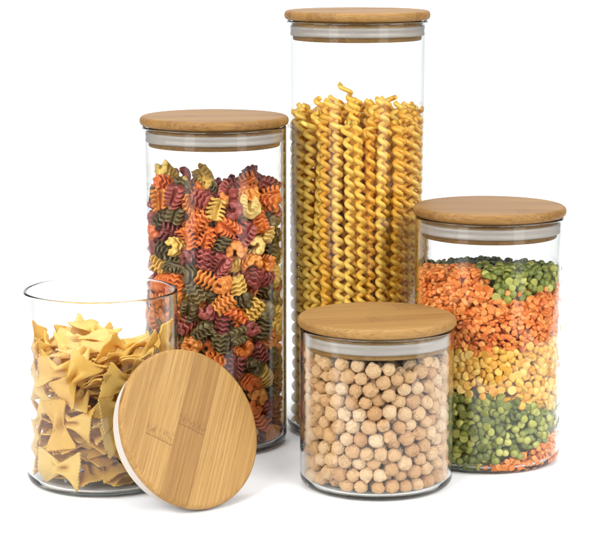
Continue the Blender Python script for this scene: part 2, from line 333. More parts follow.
RADIATORI = [
    (0,4053,-383,970,525,-568,-305,-556),(1,1567,3882,947,599,684,-1,-416),(2,-4190,268,1019,95,-214,-618,-750),(3,1167,-2880,972,701,-263,646,-148),(4,-2383,-3253,1005,657,409,-582,251),(5,2741,-2739,958,236,-504,-7,-830),(0,3438,2184,1013,612,76,676,404),(1,-3355,2542,944,469,-116,717,502),
    (2,-1150,3850,958,550,-724,168,381),(3,-3803,-1163,1013,504,-25,667,548),(4,1153,-4034,1217,105,-863,472,-147),(5,2700,-982,906,620,-154,674,371),(0,3734,-1780,954,654,-521,491,242),(1,2477,3352,917,324,-715,2,620),(2,-3750,1487,981,659,-254,-708,14),(3,-1263,-3912,964,612,2,725,-316),
    (4,-392,-345,1006,236,713,-57,658),(5,2269,-3530,1521,506,-28,-428,748),(0,386,832,966,408,400,-489,660),(1,-150,2985,962,956,1,-109,-274),(2,20,4187,1031,451,589,-238,-627),(3,-1973,844,973,127,-619,-330,702),(4,-1405,-2282,1019,393,509,-448,-621),(5,1998,-36,953,580,-56,-22,-812),
    (0,1446,-1577,955,636,-61,768,-53),(1,3878,882,916,772,126,-612,-120),(2,-2251,3360,1001,597,-304,-623,-404),(3,-3283,-2408,1238,967,237,-98,-13),(4,-3040,143,1077,651,-733,-176,-88),(5,31,-3645,980,403,-29,-23,-914),(0,4073,-783,2218,104,103,115,-983),(1,965,2913,950,66,722,-131,676),
    (2,2011,2069,945,647,77,682,332),(3,-1154,2155,999,729,-505,446,-117),(4,-2023,-908,1024,68,581,-442,-681),(5,1613,-3147,2250,48,388,782,486),(0,-74,-2221,996,429,-432,683,402),(1,2638,1051,911,488,-702,346,387),(2,914,3901,1862,619,669,-395,116),(3,-2525,1898,1301,140,-967,34,-209),
    (4,-1223,3985,2131,501,341,494,623),(5,-2902,-1465,1766,823,-504,101,-242),(0,3111,-2657,2094,315,-61,931,173),(1,1395,1137,1424,467,-367,161,788),(2,3234,173,1621,705,-418,476,320),(3,1494,2755,1906,241,-229,289,898),(4,-3971,-384,2055,661,-323,662,-141),(5,-1302,-4028,2081,873,85,-3,481),
    (0,-909,-1299,1599,183,209,-853,442),(1,1015,-323,1010,182,885,428,-9),(2,3964,1357,1826,750,472,-123,446),(3,-2907,2904,1978,410,-829,317,-210),(4,-681,1037,1408,157,14,-883,-442),(5,-3933,1364,1972,562,-366,534,516),(0,468,-1194,1742,721,389,13,574),(1,2084,540,1884,297,521,383,-703),
    (2,2161,-2149,1712,190,444,373,-792),(3,2766,2931,1904,15,303,616,-727),(4,-1682,2657,2008,189,56,952,-233),(5,-1556,-38,1561,18,-311,-394,-865),(0,-4010,-988,3224,357,118,-488,-788),(1,838,-2383,1940,510,-206,-765,336),(2,4004,372,2695,182,859,325,350),(3,-70,4170,2669,449,192,-212,-847),
    (4,521,1999,1604,189,-545,-741,-343),(5,-490,3061,1993,488,-88,724,-480),(0,-746,-3152,1858,295,-925,-212,112),(1,3183,-1255,1837,199,-61,-616,-760),(2,312,-3940,2182,405,246,-702,532),(3,2462,1650,1954,652,244,699,-162),(4,1332,3951,3042,188,424,-883,-68),(5,-266,141,2085,107,-528,-574,616),
    (0,-2785,856,2115,333,-730,-52,595),(1,-1579,-3211,2846,427,748,-446,-243),(2,1859,-918,1857,776,471,-15,-420),(3,2279,3183,2968,292,814,-225,-448),(4,2824,-323,2601,423,-573,83,-696),(5,-1510,1344,2118,390,-96,878,-260),(0,-2424,-450,2309,237,-442,-249,-829),(1,2523,-3156,3003,676,130,633,-355),
    (2,-340,-2030,2350,815,-501,-144,-253),(3,2452,-1726,2701,638,392,-157,-644),(4,500,3059,2810,946,-78,264,170),(5,-4120,807,2867,676,-212,648,-279),(0,-2562,3196,3093,278,-767,-203,-542),(1,-2368,-3462,2195,677,599,106,414),(2,1236,-2431,3044,649,-272,-710,-28),(3,3688,1669,2900,612,-27,744,268),
    (4,1035,-205,2258,598,-524,592,-132),(5,-525,2008,2319,368,433,-823,-12),(0,-3467,2048,2928,487,-65,-786,-376),(1,-2891,-3058,3118,881,-140,-90,443),(2,-2369,-2294,2118,193,524,772,304),(3,1322,-1185,3105,278,-890,263,248),(4,599,838,2571,632,154,-253,716),(5,-2358,2005,2665,62,279,-833,474),
    (0,-494,3171,3316,172,-88,-103,-976),(1,-3291,-44,2977,231,-656,-412,-588),(2,1368,-3950,2978,501,-428,285,-696),(3,2238,1011,2847,701,170,692,33),(4,-157,-870,2778,606,186,316,-706),(5,2442,2107,2945,552,-350,638,-407),(0,-1579,306,2737,47,504,-242,-828),(1,-1669,-1424,2352,773,221,497,-326),
    (2,-2504,-1534,3159,792,546,173,212),(3,-392,-4076,3072,70,635,-598,-484),(4,3540,1913,4179,528,-10,-784,324),(5,-531,1077,2816,472,-375,584,-544),(0,1171,2013,2882,373,-608,-324,621),(1,-2827,990,3277,952,58,-207,-215),(2,-3483,-1969,2627,856,-324,402,-35),(3,687,-192,3590,229,-419,-800,-362),
    (4,132,-3078,3170,530,-693,-246,422),(5,2235,3603,4077,398,-734,-460,303),(0,-1567,3871,3656,390,234,848,274),(1,-3940,1396,3724,683,4,155,714),(2,-3322,2461,4087,154,587,-791,82),(3,-999,-2158,3280,655,-245,-594,-397),(4,3619,-2026,2972,84,-273,-373,883),(5,-573,160,3380,746,-213,170,-608),
    (0,948,1157,3766,67,666,-142,729),(1,-1246,2340,3168,422,626,655,-20),(2,-3817,-1601,4186,586,-225,161,762),(3,1589,-3233,4085,40,-381,-239,892),(4,-1386,-3939,3911,357,-299,282,-839),(5,4136,957,3761,860,-478,-59,167),(0,586,3951,4045,197,189,-662,698),(1,-2438,-301,3563,900,261,-342,-71),
    (2,-1779,1462,3562,228,-447,428,752),(3,137,-1862,3642,786,394,-184,439),(4,2888,-2656,3897,720,-576,-381,-67),(5,2532,2515,3978,37,407,896,-176),(0,1964,-19,3442,413,-406,-311,-753),(1,-66,1953,3406,77,-874,92,-472),(2,-3085,-2475,4090,608,732,-190,-243),(3,137,-3991,4224,578,-226,782,52),
    (4,-509,-976,4175,462,68,-431,772),(5,3212,-984,3351,525,551,-612,-216),(0,1407,2554,4067,279,163,-356,877),(1,-760,1148,4062,459,-586,34,-667),(2,-421,3998,4381,585,-724,195,309),(3,-1460,-859,3317,122,588,422,-679),(4,2372,-1412,4087,506,731,-149,432),(5,3153,520,3756,82,-93,-490,-863),
    (0,4139,-448,3740,192,7,-511,-838),(1,346,2710,4206,33,789,-38,612),(2,-2441,804,4295,555,-409,-269,-673),(3,669,-1137,4566,920,-336,186,72),(4,-2438,-1318,4318,545,-354,714,-259),(5,1367,-2031,3997,659,-254,689,165),(0,2305,1286,4068,42,-905,415,-82),(1,-2548,3270,4227,285,-204,-134,-927),
    (2,721,4131,5166,369,636,-376,-564),(3,-4094,355,4078,601,-195,244,735),(4,-2025,-3345,4778,828,456,-297,138),(5,2784,-229,4494,397,-451,-200,-774),(0,901,-4034,5052,473,-283,832,-61),(1,1477,3,4411,361,-609,372,600),(2,-1614,3649,4828,524,-588,124,604),(3,-3992,-1235,5520,934,325,46,-144),
    (4,-3613,1432,4829,581,476,-339,-567),(5,-1880,-2394,3947,550,-435,468,537),(0,2428,-3165,4924,687,-314,-588,-289),(1,1643,3303,5058,371,-39,534,759),(2,3985,443,4872,144,-842,-401,329),(3,-20,385,4410,604,-307,-492,547),(4,-3048,-2660,5266,295,401,570,653),(5,1579,-2011,4967,411,383,523,-641),
    (0,-771,-2803,4235,342,691,549,-324),(1,3830,-1708,4122,820,-305,-128,-467),(2,1360,1336,4855,550,190,-710,396),(3,-1489,67,4371,729,352,-318,-494),(4,-2198,2172,4665,237,-320,782,480),(5,-1930,-2090,5089,93,-768,558,301),(0,3448,-2300,5093,368,-884,287,-18),(1,3072,1123,5005,69,-430,-815,383),
    (2,3967,-875,4805,732,72,676,-37),(3,134,1747,4717,340,-477,-122,-801),(4,-3314,-319,4544,406,6,889,213),(5,425,-2691,4468,110,-580,-111,799),(0,-3289,-2617,6482,133,424,-680,-584),(1,1693,-830,5201,159,-505,-8,848),(2,2799,2922,4924,29,-599,-451,-661),(3,-2988,677,5406,65,-360,-861,353),
    (4,-722,3952,5524,137,-188,732,-641),(5,-1684,-887,5067,820,-244,-506,109),(0,1004,-2964,5508,459,-399,599,-521),(1,2754,-1094,5146,891,420,-172,16),(2,4156,-662,5886,566,-782,239,108),(3,2012,416,5414,697,109,-562,433),(4,-3971,1106,6046,369,-473,-421,-680),(5,-802,-1862,4981,567,149,134,-799),
    (0,-1201,1130,5182,336,-369,487,-717),(1,380,-1924,5419,414,455,-453,645),(2,3189,2467,5931,531,655,-274,-463),(3,129,760,5526,624,417,-388,-535),(4,2383,3384,6042,270,-699,-645,154),(5,-1066,2382,4441,114,217,793,-557),(0,-2877,-1520,5755,193,-648,-589,-443),(1,723,-243,5620,784,-39,-500,-365),
    (2,2479,-3180,6035,650,-441,-616,-61),(3,3664,1370,6002,143,915,195,324),(4,-1400,3094,5860,86,-240,799,-544),(5,-4132,-32,5749,665,55,-207,715),(0,-3342,2312,5503,454,-296,655,-526),(1,-203,-4163,5590,141,363,-90,-917),(2,4188,340,6666,17,270,-875,-401),(3,404,3040,5325,224,522,27,822),
    (4,1735,2165,5815,440,-710,330,-440),(5,-620,1988,5502,210,842,424,260),(0,-423,-684,5338,406,360,-329,773),(1,1030,-1340,6026,479,-127,862,110),(2,1515,-3882,6193,65,-651,-730,198),(3,3203,84,5707,358,920,-146,60),(4,509,1879,6060,84,82,-986,116),(5,-2702,-336,5560,281,613,738,16),
    (0,-2093,2093,5945,899,-302,-273,-162),(1,-2427,-3425,6964,735,133,-120,-654),(2,3755,-1765,6305,161,810,481,-295),(3,3230,2477,7102,529,-230,-675,-460),(4,3949,1189,7488,445,-833,213,249),(5,-335,4119,6586,58,-815,-171,-550),(0,-1528,60,5695,348,-344,792,364),(1,-702,-3359,5149,102,-768,377,-508),
    (2,-1278,-4006,5874,885,99,272,366),(3,2375,-1864,5814,628,359,666,185),(4,1806,2662,7030,152,-326,736,-574),(5,-233,2883,6208,307,280,-453,788),(0,1209,3848,6253,701,-360,496,364),(1,-4049,-804,6695,687,-338,615,-190),(2,128,-4172,6628,78,-857,138,-490),(3,2160,-504,6347,678,135,-609,-390),
    (4,3031,-2789,6914,294,-349,878,143),(5,1635,3900,7388,625,319,-339,-626),(0,-4139,210,7069,488,152,291,-809),(1,-838,-2022,6040,434,263,-844,177),(2,-567,152,6335,462,-573,117,666),(3,809,-3140,6788,602,108,-129,781),(4,3399,-593,6838,423,-218,-123,871),(5,1231,782,6230,699,399,-312,505),
    (0,-1549,3889,7186,169,-688,682,-181),(1,-2695,1249,6474,70,140,382,-911),(2,-1785,-3016,5880,812,304,-374,-331),(3,1626,-2313,6710,134,-312,314,-887),(4,-374,-3000,6310,893,-111,63,-432),(5,2386,1412,6294,322,-865,109,369),(0,-2565,3333,6629,464,108,539,694),(1,-1724,-1172,6102,295,-142,57,-943),
    (2,-2840,-796,6596,624,-370,-564,395),(3,-1321,-2565,6954,713,-277,59,-641),(4,3621,-1865,7617,428,-362,-258,-787),(5,291,817,6753,248,-103,-697,665),(0,-518,4100,7880,239,-475,764,-366),(1,-1101,1925,6475,91,-498,130,-852),(2,-2333,-1786,6919,95,-580,-542,601),(3,204,-1814,6631,245,110,-788,-554),
    (4,-1454,-3754,7657,697,-544,353,306),(5,1029,-182,6607,600,375,692,144),(0,332,3424,7115,450,-223,692,518),(1,-1605,994,6542,757,-103,32,645),(2,-3425,2205,6677,586,568,-540,204),(3,-944,-1091,6987,464,353,3,-813),(4,1356,-1182,7229,380,-738,503,243),(5,1550,1504,6959,325,-866,12,380),
    (0,2841,623,6993,355,890,264,-109),(1,-292,2355,7200,601,540,-537,242),(2,-1868,-33,6863,650,265,698,-140),(3,-188,-3015,7537,667,637,-350,161),(4,-3684,-1861,7457,580,171,582,-544),(5,2518,-1542,6947,355,668,365,-543),(0,804,3990,8259,607,-480,498,391),(1,-571,1195,7216,529,-279,713,365),
    (2,-1611,2740,7064,557,-124,-678,463),(3,-3875,1525,7535,906,-324,271,-22),(4,491,-4046,7886,94,-191,971,114),(5,3576,2223,8228,76,580,417,696),(0,3301,-2518,8497,666,-233,-92,-702),(1,630,1841,7426,205,-515,-585,-592),(2,-2758,2660,7646,722,-629,-77,280),(3,-182,-1700,7808,3,514,-183,-838),
    (4,-59,-347,7214,76,893,70,438),(5,2033,-3604,7292,614,473,612,-155),(0,3969,47,8022,340,-693,-241,588),(1,-658,1955,8229,580,-376,326,-645),(2,1602,2205,8100,671,-688,97,259),(3,-1835,1552,7554,666,398,-630,29),(4,-648,-4012,8659,199,402,-71,891),(5,4060,-1070,8351,387,744,228,494),
    (0,797,670,7926,659,-196,214,-694),(1,2649,3016,7943,507,7,-820,266),(2,-1053,2954,8103,595,668,-123,-430),(3,-3028,-2871,8446,956,267,91,76),(4,-2965,695,7418,504,251,-811,161),(5,627,-4078,9101,16,-27,997,64),(0,1849,297,7408,167,-26,437,-884),(1,-105,4103,9080,100,-783,86,-608),
    (2,2736,1521,7823,640,381,110,658),(3,-3400,2172,8608,56,251,-414,-873),(4,-3987,-633,7991,227,629,-145,-729),(5,1664,-3888,8299,374,292,483,736),(0,-267,484,8320,537,-805,-182,174),(1,2696,-834,7783,340,-559,-569,-498),(2,319,2805,8086,115,602,-194,-766),(3,-2522,-333,7712,319,673,-640,191),
    (4,-1638,3803,8805,725,171,228,627),(5,-2231,-2553,7688,864,92,-481,-122),(0,2177,-2203,7994,673,-647,-141,-330),(1,662,1785,8501,126,835,501,-187),(2,4164,-496,9252,330,-797,496,99),(3,1933,3541,8552,663,687,-162,-249),(4,-4136,581,8412,9,21,937,350),(5,966,-2413,7658,576,-295,-286,-706),
    (0,-2724,-1533,8262,595,400,-9,697),(1,1819,-562,8306,6,181,-372,910),(2,3241,2607,9154,412,-530,-724,-160),(3,-1435,1267,8576,616,89,-646,-442),(4,-764,2892,9233,204,-443,-393,780),(5,-4184,-365,9247,31,628,-2,-778),(0,621,-619,8066,442,-728,-246,-462),(1,2740,385,8211,493,-524,584,377),
    (2,3084,-803,8808,451,-723,506,133),(3,2068,2557,9299,338,868,-363,-22),(4,-3894,1390,9598,464,-865,151,-118),(5,-1064,-2569,8299,681,183,-439,-557),(0,-1538,-1352,7996,605,-715,116,330),(1,1070,-2991,8584,283,590,-317,-686),(2,3968,1073,8811,463,371,627,-504),(3,-2367,2863,8708,322,-683,100,648),
    (4,-220,1414,9214,873,230,-424,-71),(5,-1291,-47,7887,374,-403,75,832),(0,-78,-2855,8833,467,-236,599,606),(1,1589,509,8823,208,-89,-684,694),(2,1319,-1708,8647,471,174,-677,538),(3,2437,1390,9072,160,747,-389,-515),(4,-2555,1653,9229,880,328,-258,227),(5,-1607,-3913,10061,219,-879,-424,-8),
    (0,-3081,632,8760,166,-954,92,-231),(1,-647,-861,8577,775,-36,-523,354),(2,2552,159,9445,410,843,33,348),(3,686,2920,9146,257,-671,-42,694),(4,3751,1522,9829,762,-300,567,-86),(5,-1038,-83,9163,551,32,-593,586),(0,-2853,-630,8900,621,55,582,-522),(1,1012,-461,9055,129,872,-251,401),
    (2,1545,-3833,9687,884,-23,-389,258),(3,1375,1033,9808,21,933,-238,-269),(4,-2399,3254,9757,677,-477,-551,-101),(5,-4204,123,10134,169,669,-201,-696),(0,-2008,370,9281,758,-488,-27,-431),(1,-2054,-2431,8773,382,253,889,-17),(2,2364,-3192,8763,458,271,731,-426),(3,2503,1887,10196,550,400,-713,168),
    (4,3980,362,9994,705,212,610,293),(5,-351,2130,10072,669,-207,714,-19),(0,-1728,-1144,9232,174,222,720,634),(1,200,-1733,8906,40,785,-521,-333),(2,-1749,-3565,9064,627,-574,182,-494),(3,3613,-2051,9602,819,478,120,-294),(4,834,2033,9918,263,-234,-893,282),(5,-3522,-927,9911,790,-442,-167,-391),
    (0,-1589,2029,9804,692,497,468,-235),(1,-2697,-3195,9575,392,630,272,-613),(2,-269,-3806,9831,648,590,142,-461),(3,4162,-141,11177,874,-468,125,-44),(4,2225,-1962,9350,873,261,-384,150),(5,1160,4009,9378,761,-278,-586,-4),(0,-4129,375,11166,403,260,463,-745),(1,-913,-1878,9302,330,931,-68,-138),
    (2,-3857,-1628,9012,94,-234,923,292),(3,1126,-2681,9678,513,36,-857,-24),(4,3933,1419,11045,767,611,190,38),(5,-1065,3952,9859,711,-552,-137,-412),(0,117,4154,10168,729,225,606,226),(1,-2429,-886,10055,10,-657,-39,-753),(2,-902,-2960,10120,303,-884,349,76),(3,3808,-1086,10422,478,573,188,639),
    (4,2770,-3124,10017,845,-234,196,-440),(5,3243,2710,10589,284,261,-685,-618),(0,160,239,9623,296,-43,751,589),(1,-2852,-1916,9509,333,-746,-415,401),(2,-3588,-2055,10454,525,291,716,-356),(3,1139,-1232,9753,464,-498,411,-606),(4,2482,-916,10082,363,-361,-358,-781),(5,2407,3469,10111,361,-862,-43,354),
    (0,1770,2687,10745,99,717,-537,-433),(1,-1877,3725,10603,841,-47,320,434),(2,-2691,-3186,10631,149,-583,318,732),(3,1902,-3425,10755,156,543,-200,801),(4,722,-4066,10608,397,187,-897,-55),(5,3155,-106,10776,677,-214,557,-431),(0,-413,3982,11157,392,534,-642,386),(1,-300,-905,9703,508,-439,-515,532),
    (2,-2105,1106,10420,745,86,613,-249),(3,-1892,-2291,10032,661,-283,548,427),(4,1048,-135,10290,782,257,-466,-324),(5,1332,3819,10415,332,376,-565,655),(0,2353,649,10685,44,389,749,535),(1,-937,2998,10553,825,15,36,-564),(2,-2988,186,10274,268,703,235,615),(3,105,-2249,10154,360,-455,632,514),
    (4,-1159,-3938,11300,943,-88,-320,17),(5,1816,-1973,10542,29,577,635,-514),(0,285,1119,10611,671,58,-737,63),(1,-3037,2860,10640,629,769,43,-112),(2,-987,724,9997,586,599,355,-415),(3,-3278,-821,11121,418,-3,-733,-537),(4,815,-1318,10878,243,706,-86,660),(5,2181,3617,11313,488,-18,445,-751),
    (0,4044,-1069,12069,335,928,-143,82),(1,476,3060,10324,157,562,-809,-67),(2,-3453,1805,10616,564,-373,664,-319),(3,-1585,-2771,11154,504,-667,523,-165),(4,-2546,-3277,11875,426,-56,10,-903),(5,1764,-3766,11772,121,-984,85,-99),(0,2877,2745,11682,360,703,-8,-613),(1,-9,2329,10999,543,-380,-501,-556),
    (2,913,3844,11366,587,457,-564,358),(3,-3990,1169,12151,819,558,-75,115),(4,1080,-2776,11337,330,24,-464,822),(5,2904,1609,11425,436,-162,-870,-162),(0,2919,-1540,11128,170,-843,-325,393),(1,4051,1232,12332,69,333,-634,-695),(2,-1989,2252,10793,2,-722,76,688),(3,-1312,-584,10394,230,-825,502,121),
    (4,-3003,869,11276,320,-201,923,-77),(5,-37,-3343,11062,321,-1,-303,898),(0,1911,-611,11102,706,-109,336,-614),(1,268,4206,12170,211,-843,-319,378),(2,1645,1426,11180,141,604,-764,-176),(3,-2414,3383,11619,16,799,546,253),(4,-2448,-1852,11103,324,7,-728,605),(5,2444,-2546,11331,694,254,-557,-379),
    (0,813,-634,11872,646,289,658,257),(1,2963,3032,12775,867,-24,-61,494),(2,-226,-254,10789,323,377,-671,551),(3,-2183,-376,11230,301,-878,-338,153),(4,-3392,2215,11716,336,271,-703,-565),(5,-887,-1613,10627,253,-903,314,-151),(0,3267,213,11897,615,-718,319,67),(1,946,2334,11559,20,265,-683,680),
    (2,2207,314,12042,388,120,-601,688),(3,-1411,3849,11913,161,-925,-21,-343),(4,-4065,-805,12022,879,466,97,-36),(5,703,-4047,11822,566,737,195,-315),(0,-3535,-2272,11676,31,-276,585,-762),(1,2566,-3292,13334,541,-287,-738,-284),(2,1881,3730,13643,994,9,19,-109),(3,-928,980,11240,286,-165,-787,521),
    (4,-1059,2609,11600,394,-573,372,615),(5,-1695,-1007,12126,33,480,-805,-348),(0,15,-2081,11336,563,104,-737,-359),(1,3122,1821,12606,3,84,488,-869),(2,2761,-3121,12228,322,582,-737,119),(3,-623,3439,12589,525,-282,716,364),(4,-1959,764,11770,782,-617,-38,-86),(5,-1212,-1885,11661,734,39,601,-315),
    (0,-2415,-2016,12292,189,-60,664,721),(1,1752,-2603,12261,626,194,746,-123),(2,1115,357,11379,794,12,605,-62),(3,-2139,2142,12015,62,128,-715,684),(4,117,1615,11835,94,-587,496,-634),(5,-15,374,11864,556,-788,-45,261),(0,-422,-4126,12191,466,-356,774,-237),(1,3506,-2288,11991,617,-460,616,171),
    (2,430,-2875,12337,90,-183,-598,-775),(3,2085,1760,12392,134,55,-613,-777),(4,-3723,1883,13137,379,-27,-533,756),(5,-452,-977,11797,29,806,-590,-49),(0,-3079,-130,12218,324,844,186,385),(1,-616,-2877,11820,72,335,738,582),(2,4115,89,12968,167,953,-66,-245),(3,-1777,3698,13233,597,-552,-21,-581),
    (4,1140,780,12401,282,-759,417,413),(5,-1068,1206,12395,353,-586,-573,451),(0,-1497,-3661,12648,717,-600,249,-254),(1,1800,-1578,11921,789,-164,-446,-388),(2,-565,-4145,13680,163,384,-909,-5),(3,1218,-353,13017,739,349,-575,47),(4,-1129,2213,12835,443,-445,-749,213),(5,-977,-52,11972,572,-279,763,112),
    (0,-2845,2979,12774,319,-469,-190,-801),(1,-938,-1756,12764,519,828,85,-194),(2,303,-1658,12427,379,490,685,383),(3,1555,3207,12221,191,320,-847,-378),(4,3928,1145,13704,53,-337,-929,-140),(5,-295,4224,13915,322,-660,-632,248),(0,-3614,-1953,12866,818,-397,-413,48),(1,-496,-2998,12930,238,-609,610,448),
    (2,-2680,-3219,13119,587,574,533,207),(3,2786,-992,12331,419,-132,781,444),(4,695,3695,13202,581,379,-676,-251),(5,1,560,12960,474,-460,-621,-421),(0,38,1837,13103,450,803,-268,284),(1,-1202,286,12911,394,343,-558,644),(2,-54,-624,12974,137,972,-192,9),(3,2765,675,12994,750,358,-555,-26),
    (4,3332,-2232,13052,255,-682,93,679),(5,350,2841,12379,634,-203,-733,-139),(0,-2779,1022,12687,307,-828,100,457),(1,-1202,-751,13110,403,579,212,676),(2,-4140,-22,14220,76,-758,648,23),(3,1332,-3107,13149,446,682,180,-551),(4,2678,2964,13878,482,202,591,615),(5,-2397,2081,13172,192,-554,-196,786),
    (0,475,3346,14277,615,-368,-12,-697),(1,-4200,129,12817,239,-376,-768,-459),(2,-1501,-3664,13908,421,35,-779,463),(3,2356,-525,13453,66,-126,856,497),(4,970,-1623,13452,282,-597,-609,-439),(5,1113,2037,12827,404,-124,-844,-331),(0,-2400,3171,14028,453,-776,-4,439),(1,-3478,-2434,13934,184,265,-492,-808),
    (2,-3546,-793,13245,188,-689,335,-614),(3,-425,-2171,13719,684,-382,594,182),(4,3986,-1206,13534,3,-986,163,33),(5,-763,3248,13637,819,56,553,-141),(0,1257,2559,13818,192,-659,-317,-654),(1,-3275,561,13483,917,-274,284,61),(2,-1676,-2556,13176,909,263,283,-154),(3,2135,-1930,13245,830,320,38,-456),
    (4,583,-4049,13241,255,-804,-529,98),(5,3554,2194,13630,528,567,-302,-555),(0,908,4029,15317,608,257,-63,749),(1,-1938,-948,13954,216,-681,690,-117),(2,-503,1042,13827,807,-449,326,202),(3,-2619,-1723,13573,501,502,-220,670),(4,2831,-2780,14307,771,577,165,216),(5,3736,1756,14822,97,566,-731,370),
    (0,3319,-116,13960,482,704,-226,470),(1,-1462,3817,14320,275,550,139,-776),(2,-2290,52,13298,213,597,532,-561),(3,358,-3056,13908,586,700,-163,-374),(4,-1614,-2172,14463,66,458,-621,-632),(5,1255,-87,14043,62,648,-20,759),(0,-91,2301,14449,655,-117,-89,-741),(1,-1651,1334,13428,283,764,358,-456),
    (2,-1308,4,14293,314,-909,247,-123),(3,-2978,-154,14373,940,-3,-218,-262),(4,1682,-3580,14283,639,584,-396,307),(5,1780,1323,13376,263,-920,215,-196),(0,2904,-1439,14234,335,720,399,459),(1,2704,1933,14469,36,-93,925,-366),(2,-2656,1645,14160,517,-96,607,596),(3,-918,-1111,14459,272,-240,-699,616),
    (4,-3802,-1229,14240,813,-333,464,116),(5,16,16,14031,144,455,866,-151),(0,3948,1391,16017,18,10,946,-323),(1,-2694,3264,15175,84,960,-260,63),(2,309,1202,14811,270,-397,309,821),(3,-4018,1118,14361,248,-904,333,-103),(4,1175,178,15149,342,-194,-673,627),(5,2704,929,14053,465,659,-287,-516),
    (0,318,-1066,14274,412,54,-852,319),(1,704,1009,13556,111,484,-17,-868),(2,-3384,2452,14223,281,842,-451,-99),(3,-1607,-3832,15110,946,6,-171,276),(4,-3626,-1901,17414,167,725,665,-55),(5,633,-4082,14700,39,252,78,964),(0,2313,2,14682,872,76,483,31),(1,-1413,3921,15462,60,253,722,641),
    (2,1493,1685,14581,534,-721,182,-403),(3,-3706,1842,15371,294,-249,870,307),(4,-2429,-3181,14349,647,-705,248,-151),(5,3586,-2115,15021,201,869,416,-178),(0,1072,-4009,15776,192,567,626,500),(1,4063,568,14745,637,-202,-428,-608),(2,2210,3563,14868,744,365,544,130),(3,-4136,457,15588,885,-292,-190,-307),
    (4,-2022,817,14457,707,-541,310,-333),(5,-4021,-1181,15325,329,301,-519,729),(0,2218,-3549,15382,153,-617,-756,152),(1,1393,2892,15030,524,-305,174,-776),(2,2879,1095,15339,316,-120,-128,-932),(3,-1281,2308,14151,323,844,386,-186),(4,-3585,1960,18855,324,458,237,-793),(5,-644,-3108,14937,519,-202,59,829),
    (0,-2766,-2928,15509,756,-237,-553,258),(1,1680,-1187,14414,678,205,-649,-278),(2,-490,3540,15014,522,-95,628,569),(3,-3479,2131,16484,326,454,725,402),(4,-2699,3176,16490,0,812,-576,89),(5,-2529,-1002,14880,859,30,-248,-448),(0,983,-2890,15183,199,-734,-629,163),(1,1837,1341,15509,511,615,284,-529),
    (2,4159,-227,16291,956,146,-97,-234),(3,1380,3760,16406,451,-652,126,-597),(4,-2539,2943,18476,539,-637,386,392),(5,25,-2208,14706,247,-446,119,852),(0,-3051,-1963,14882,670,236,-412,-570),(1,1614,-2289,14428,381,794,467,-80),(2,3344,2542,15481,279,-935,22,217),(3,-1654,2733,15336,388,-778,-18,494),
    (4,373,857,15907,375,90,826,-411),(5,-465,421,14970,349,549,192,-735),(0,188,-589,15398,478,-776,20,411),(1,2196,-972,15427,86,259,-944,-183),(2,3763,-1299,17133,410,292,-629,-592),(3,2482,3003,16225,204,-658,631,-356),(4,-2160,89,15519,649,194,-262,687),(5,-2550,-3377,16563,69,-832,-542,93),
    (0,-4095,-598,16292,848,481,50,-217),(1,4053,-335,17514,647,437,459,424),(2,3861,-858,14795,596,-408,692,-22),(3,216,2759,15547,730,-7,-511,454),(4,1317,2233,16038,550,224,-717,366),(5,-1076,1526,15030,815,63,-12,-575),(0,-850,-2092,15464,629,198,295,-692),(1,1455,-549,16156,397,-803,401,-189),
    (2,-294,-4134,15123,944,29,170,283),(3,3294,28,15471,255,149,911,289),(4,-107,4136,16342,93,-670,722,-148),(5,-1488,-830,15410,708,-264,-524,-393),(0,-3921,910,16949,36,-817,270,-508),(1,-1644,-2899,16155,611,-452,-23,650),(2,2386,-2225,15375,509,161,-484,694),(3,1493,3764,17645,312,537,760,-192),
    (4,3455,569,16794,116,944,-149,-271),(5,-658,3178,16197,376,151,-730,550),(0,-2611,-3238,17818,113,-840,-528,55),(1,323,-2199,15764,253,-46,-588,767),(2,-946,-4106,16244,294,440,-806,-265),(3,3808,-1394,15917,487,-323,613,532),(4,-181,-86,16669,347,670,-437,490),(5,-1028,116,15957,207,555,696,-405),
    (0,-2545,1760,15406,281,-312,295,858),(1,-2009,-1886,15563,46,-941,171,287),(2,1235,-1601,15356,380,853,354,47),(3,2594,1782,16447,164,-660,109,725),(4,2629,-1705,16428,281,347,-98,889),(5,467,3672,17293,81,285,753,-587),(0,-2894,-1007,16005,565,189,-791,-138),(1,-459,-1240,15924,823,309,191,436),
    (2,-3358,-2113,16221,295,484,-67,821),(3,-140,-3247,16107,465,-208,750,-421),(4,408,2521,16728,527,496,440,-532),(5,-621,1937,16077,696,104,-701,-114),(0,-696,4028,17584,351,-329,-16,-876),(1,-1252,378,17493,554,-655,-323,-399),(2,-1054,-2104,16738,522,-465,-687,-199),(3,2740,-542,16580,636,287,5,-716),
    (4,602,-1416,16703,591,-789,149,82),(5,3784,1844,17316,149,-159,622,-752),(0,-1621,3735,16589,508,-331,-678,-415),(1,-3260,-981,17024,218,58,-135,-965),(2,-4012,-48,17535,191,652,-713,171),(3,222,-4177,17057,513,40,164,841),(4,2402,3324,18425,216,-359,227,-879),(5,-784,1060,16608,88,880,59,-464),
    (0,2967,2895,17286,933,-173,-299,-101),(1,-1901,1045,15971,298,609,-72,-731),(2,-1537,-972,16498,649,-543,310,-433),(3,1714,-1422,17056,181,-22,-704,687),(4,-407,-1239,17269,290,782,283,-474),(5,1205,404,16580,425,220,801,-359),(0,-6,1319,17450,801,115,-542,-227),(1,-3028,691,15833,489,650,-526,-247),
    (2,-1889,2200,16362,279,-674,259,634),(3,-2170,-2248,16986,338,-123,-925,-122),(4,1880,-110,17416,111,-905,302,279),(5,1732,2501,17121,705,-110,-639,-287),(0,2589,1053,17384,20,-335,-476,-813),(1,-1886,3622,17696,455,524,-54,-718),(2,-2263,23,16785,177,652,229,701),(3,1635,-2744,16314,691,-470,118,536),
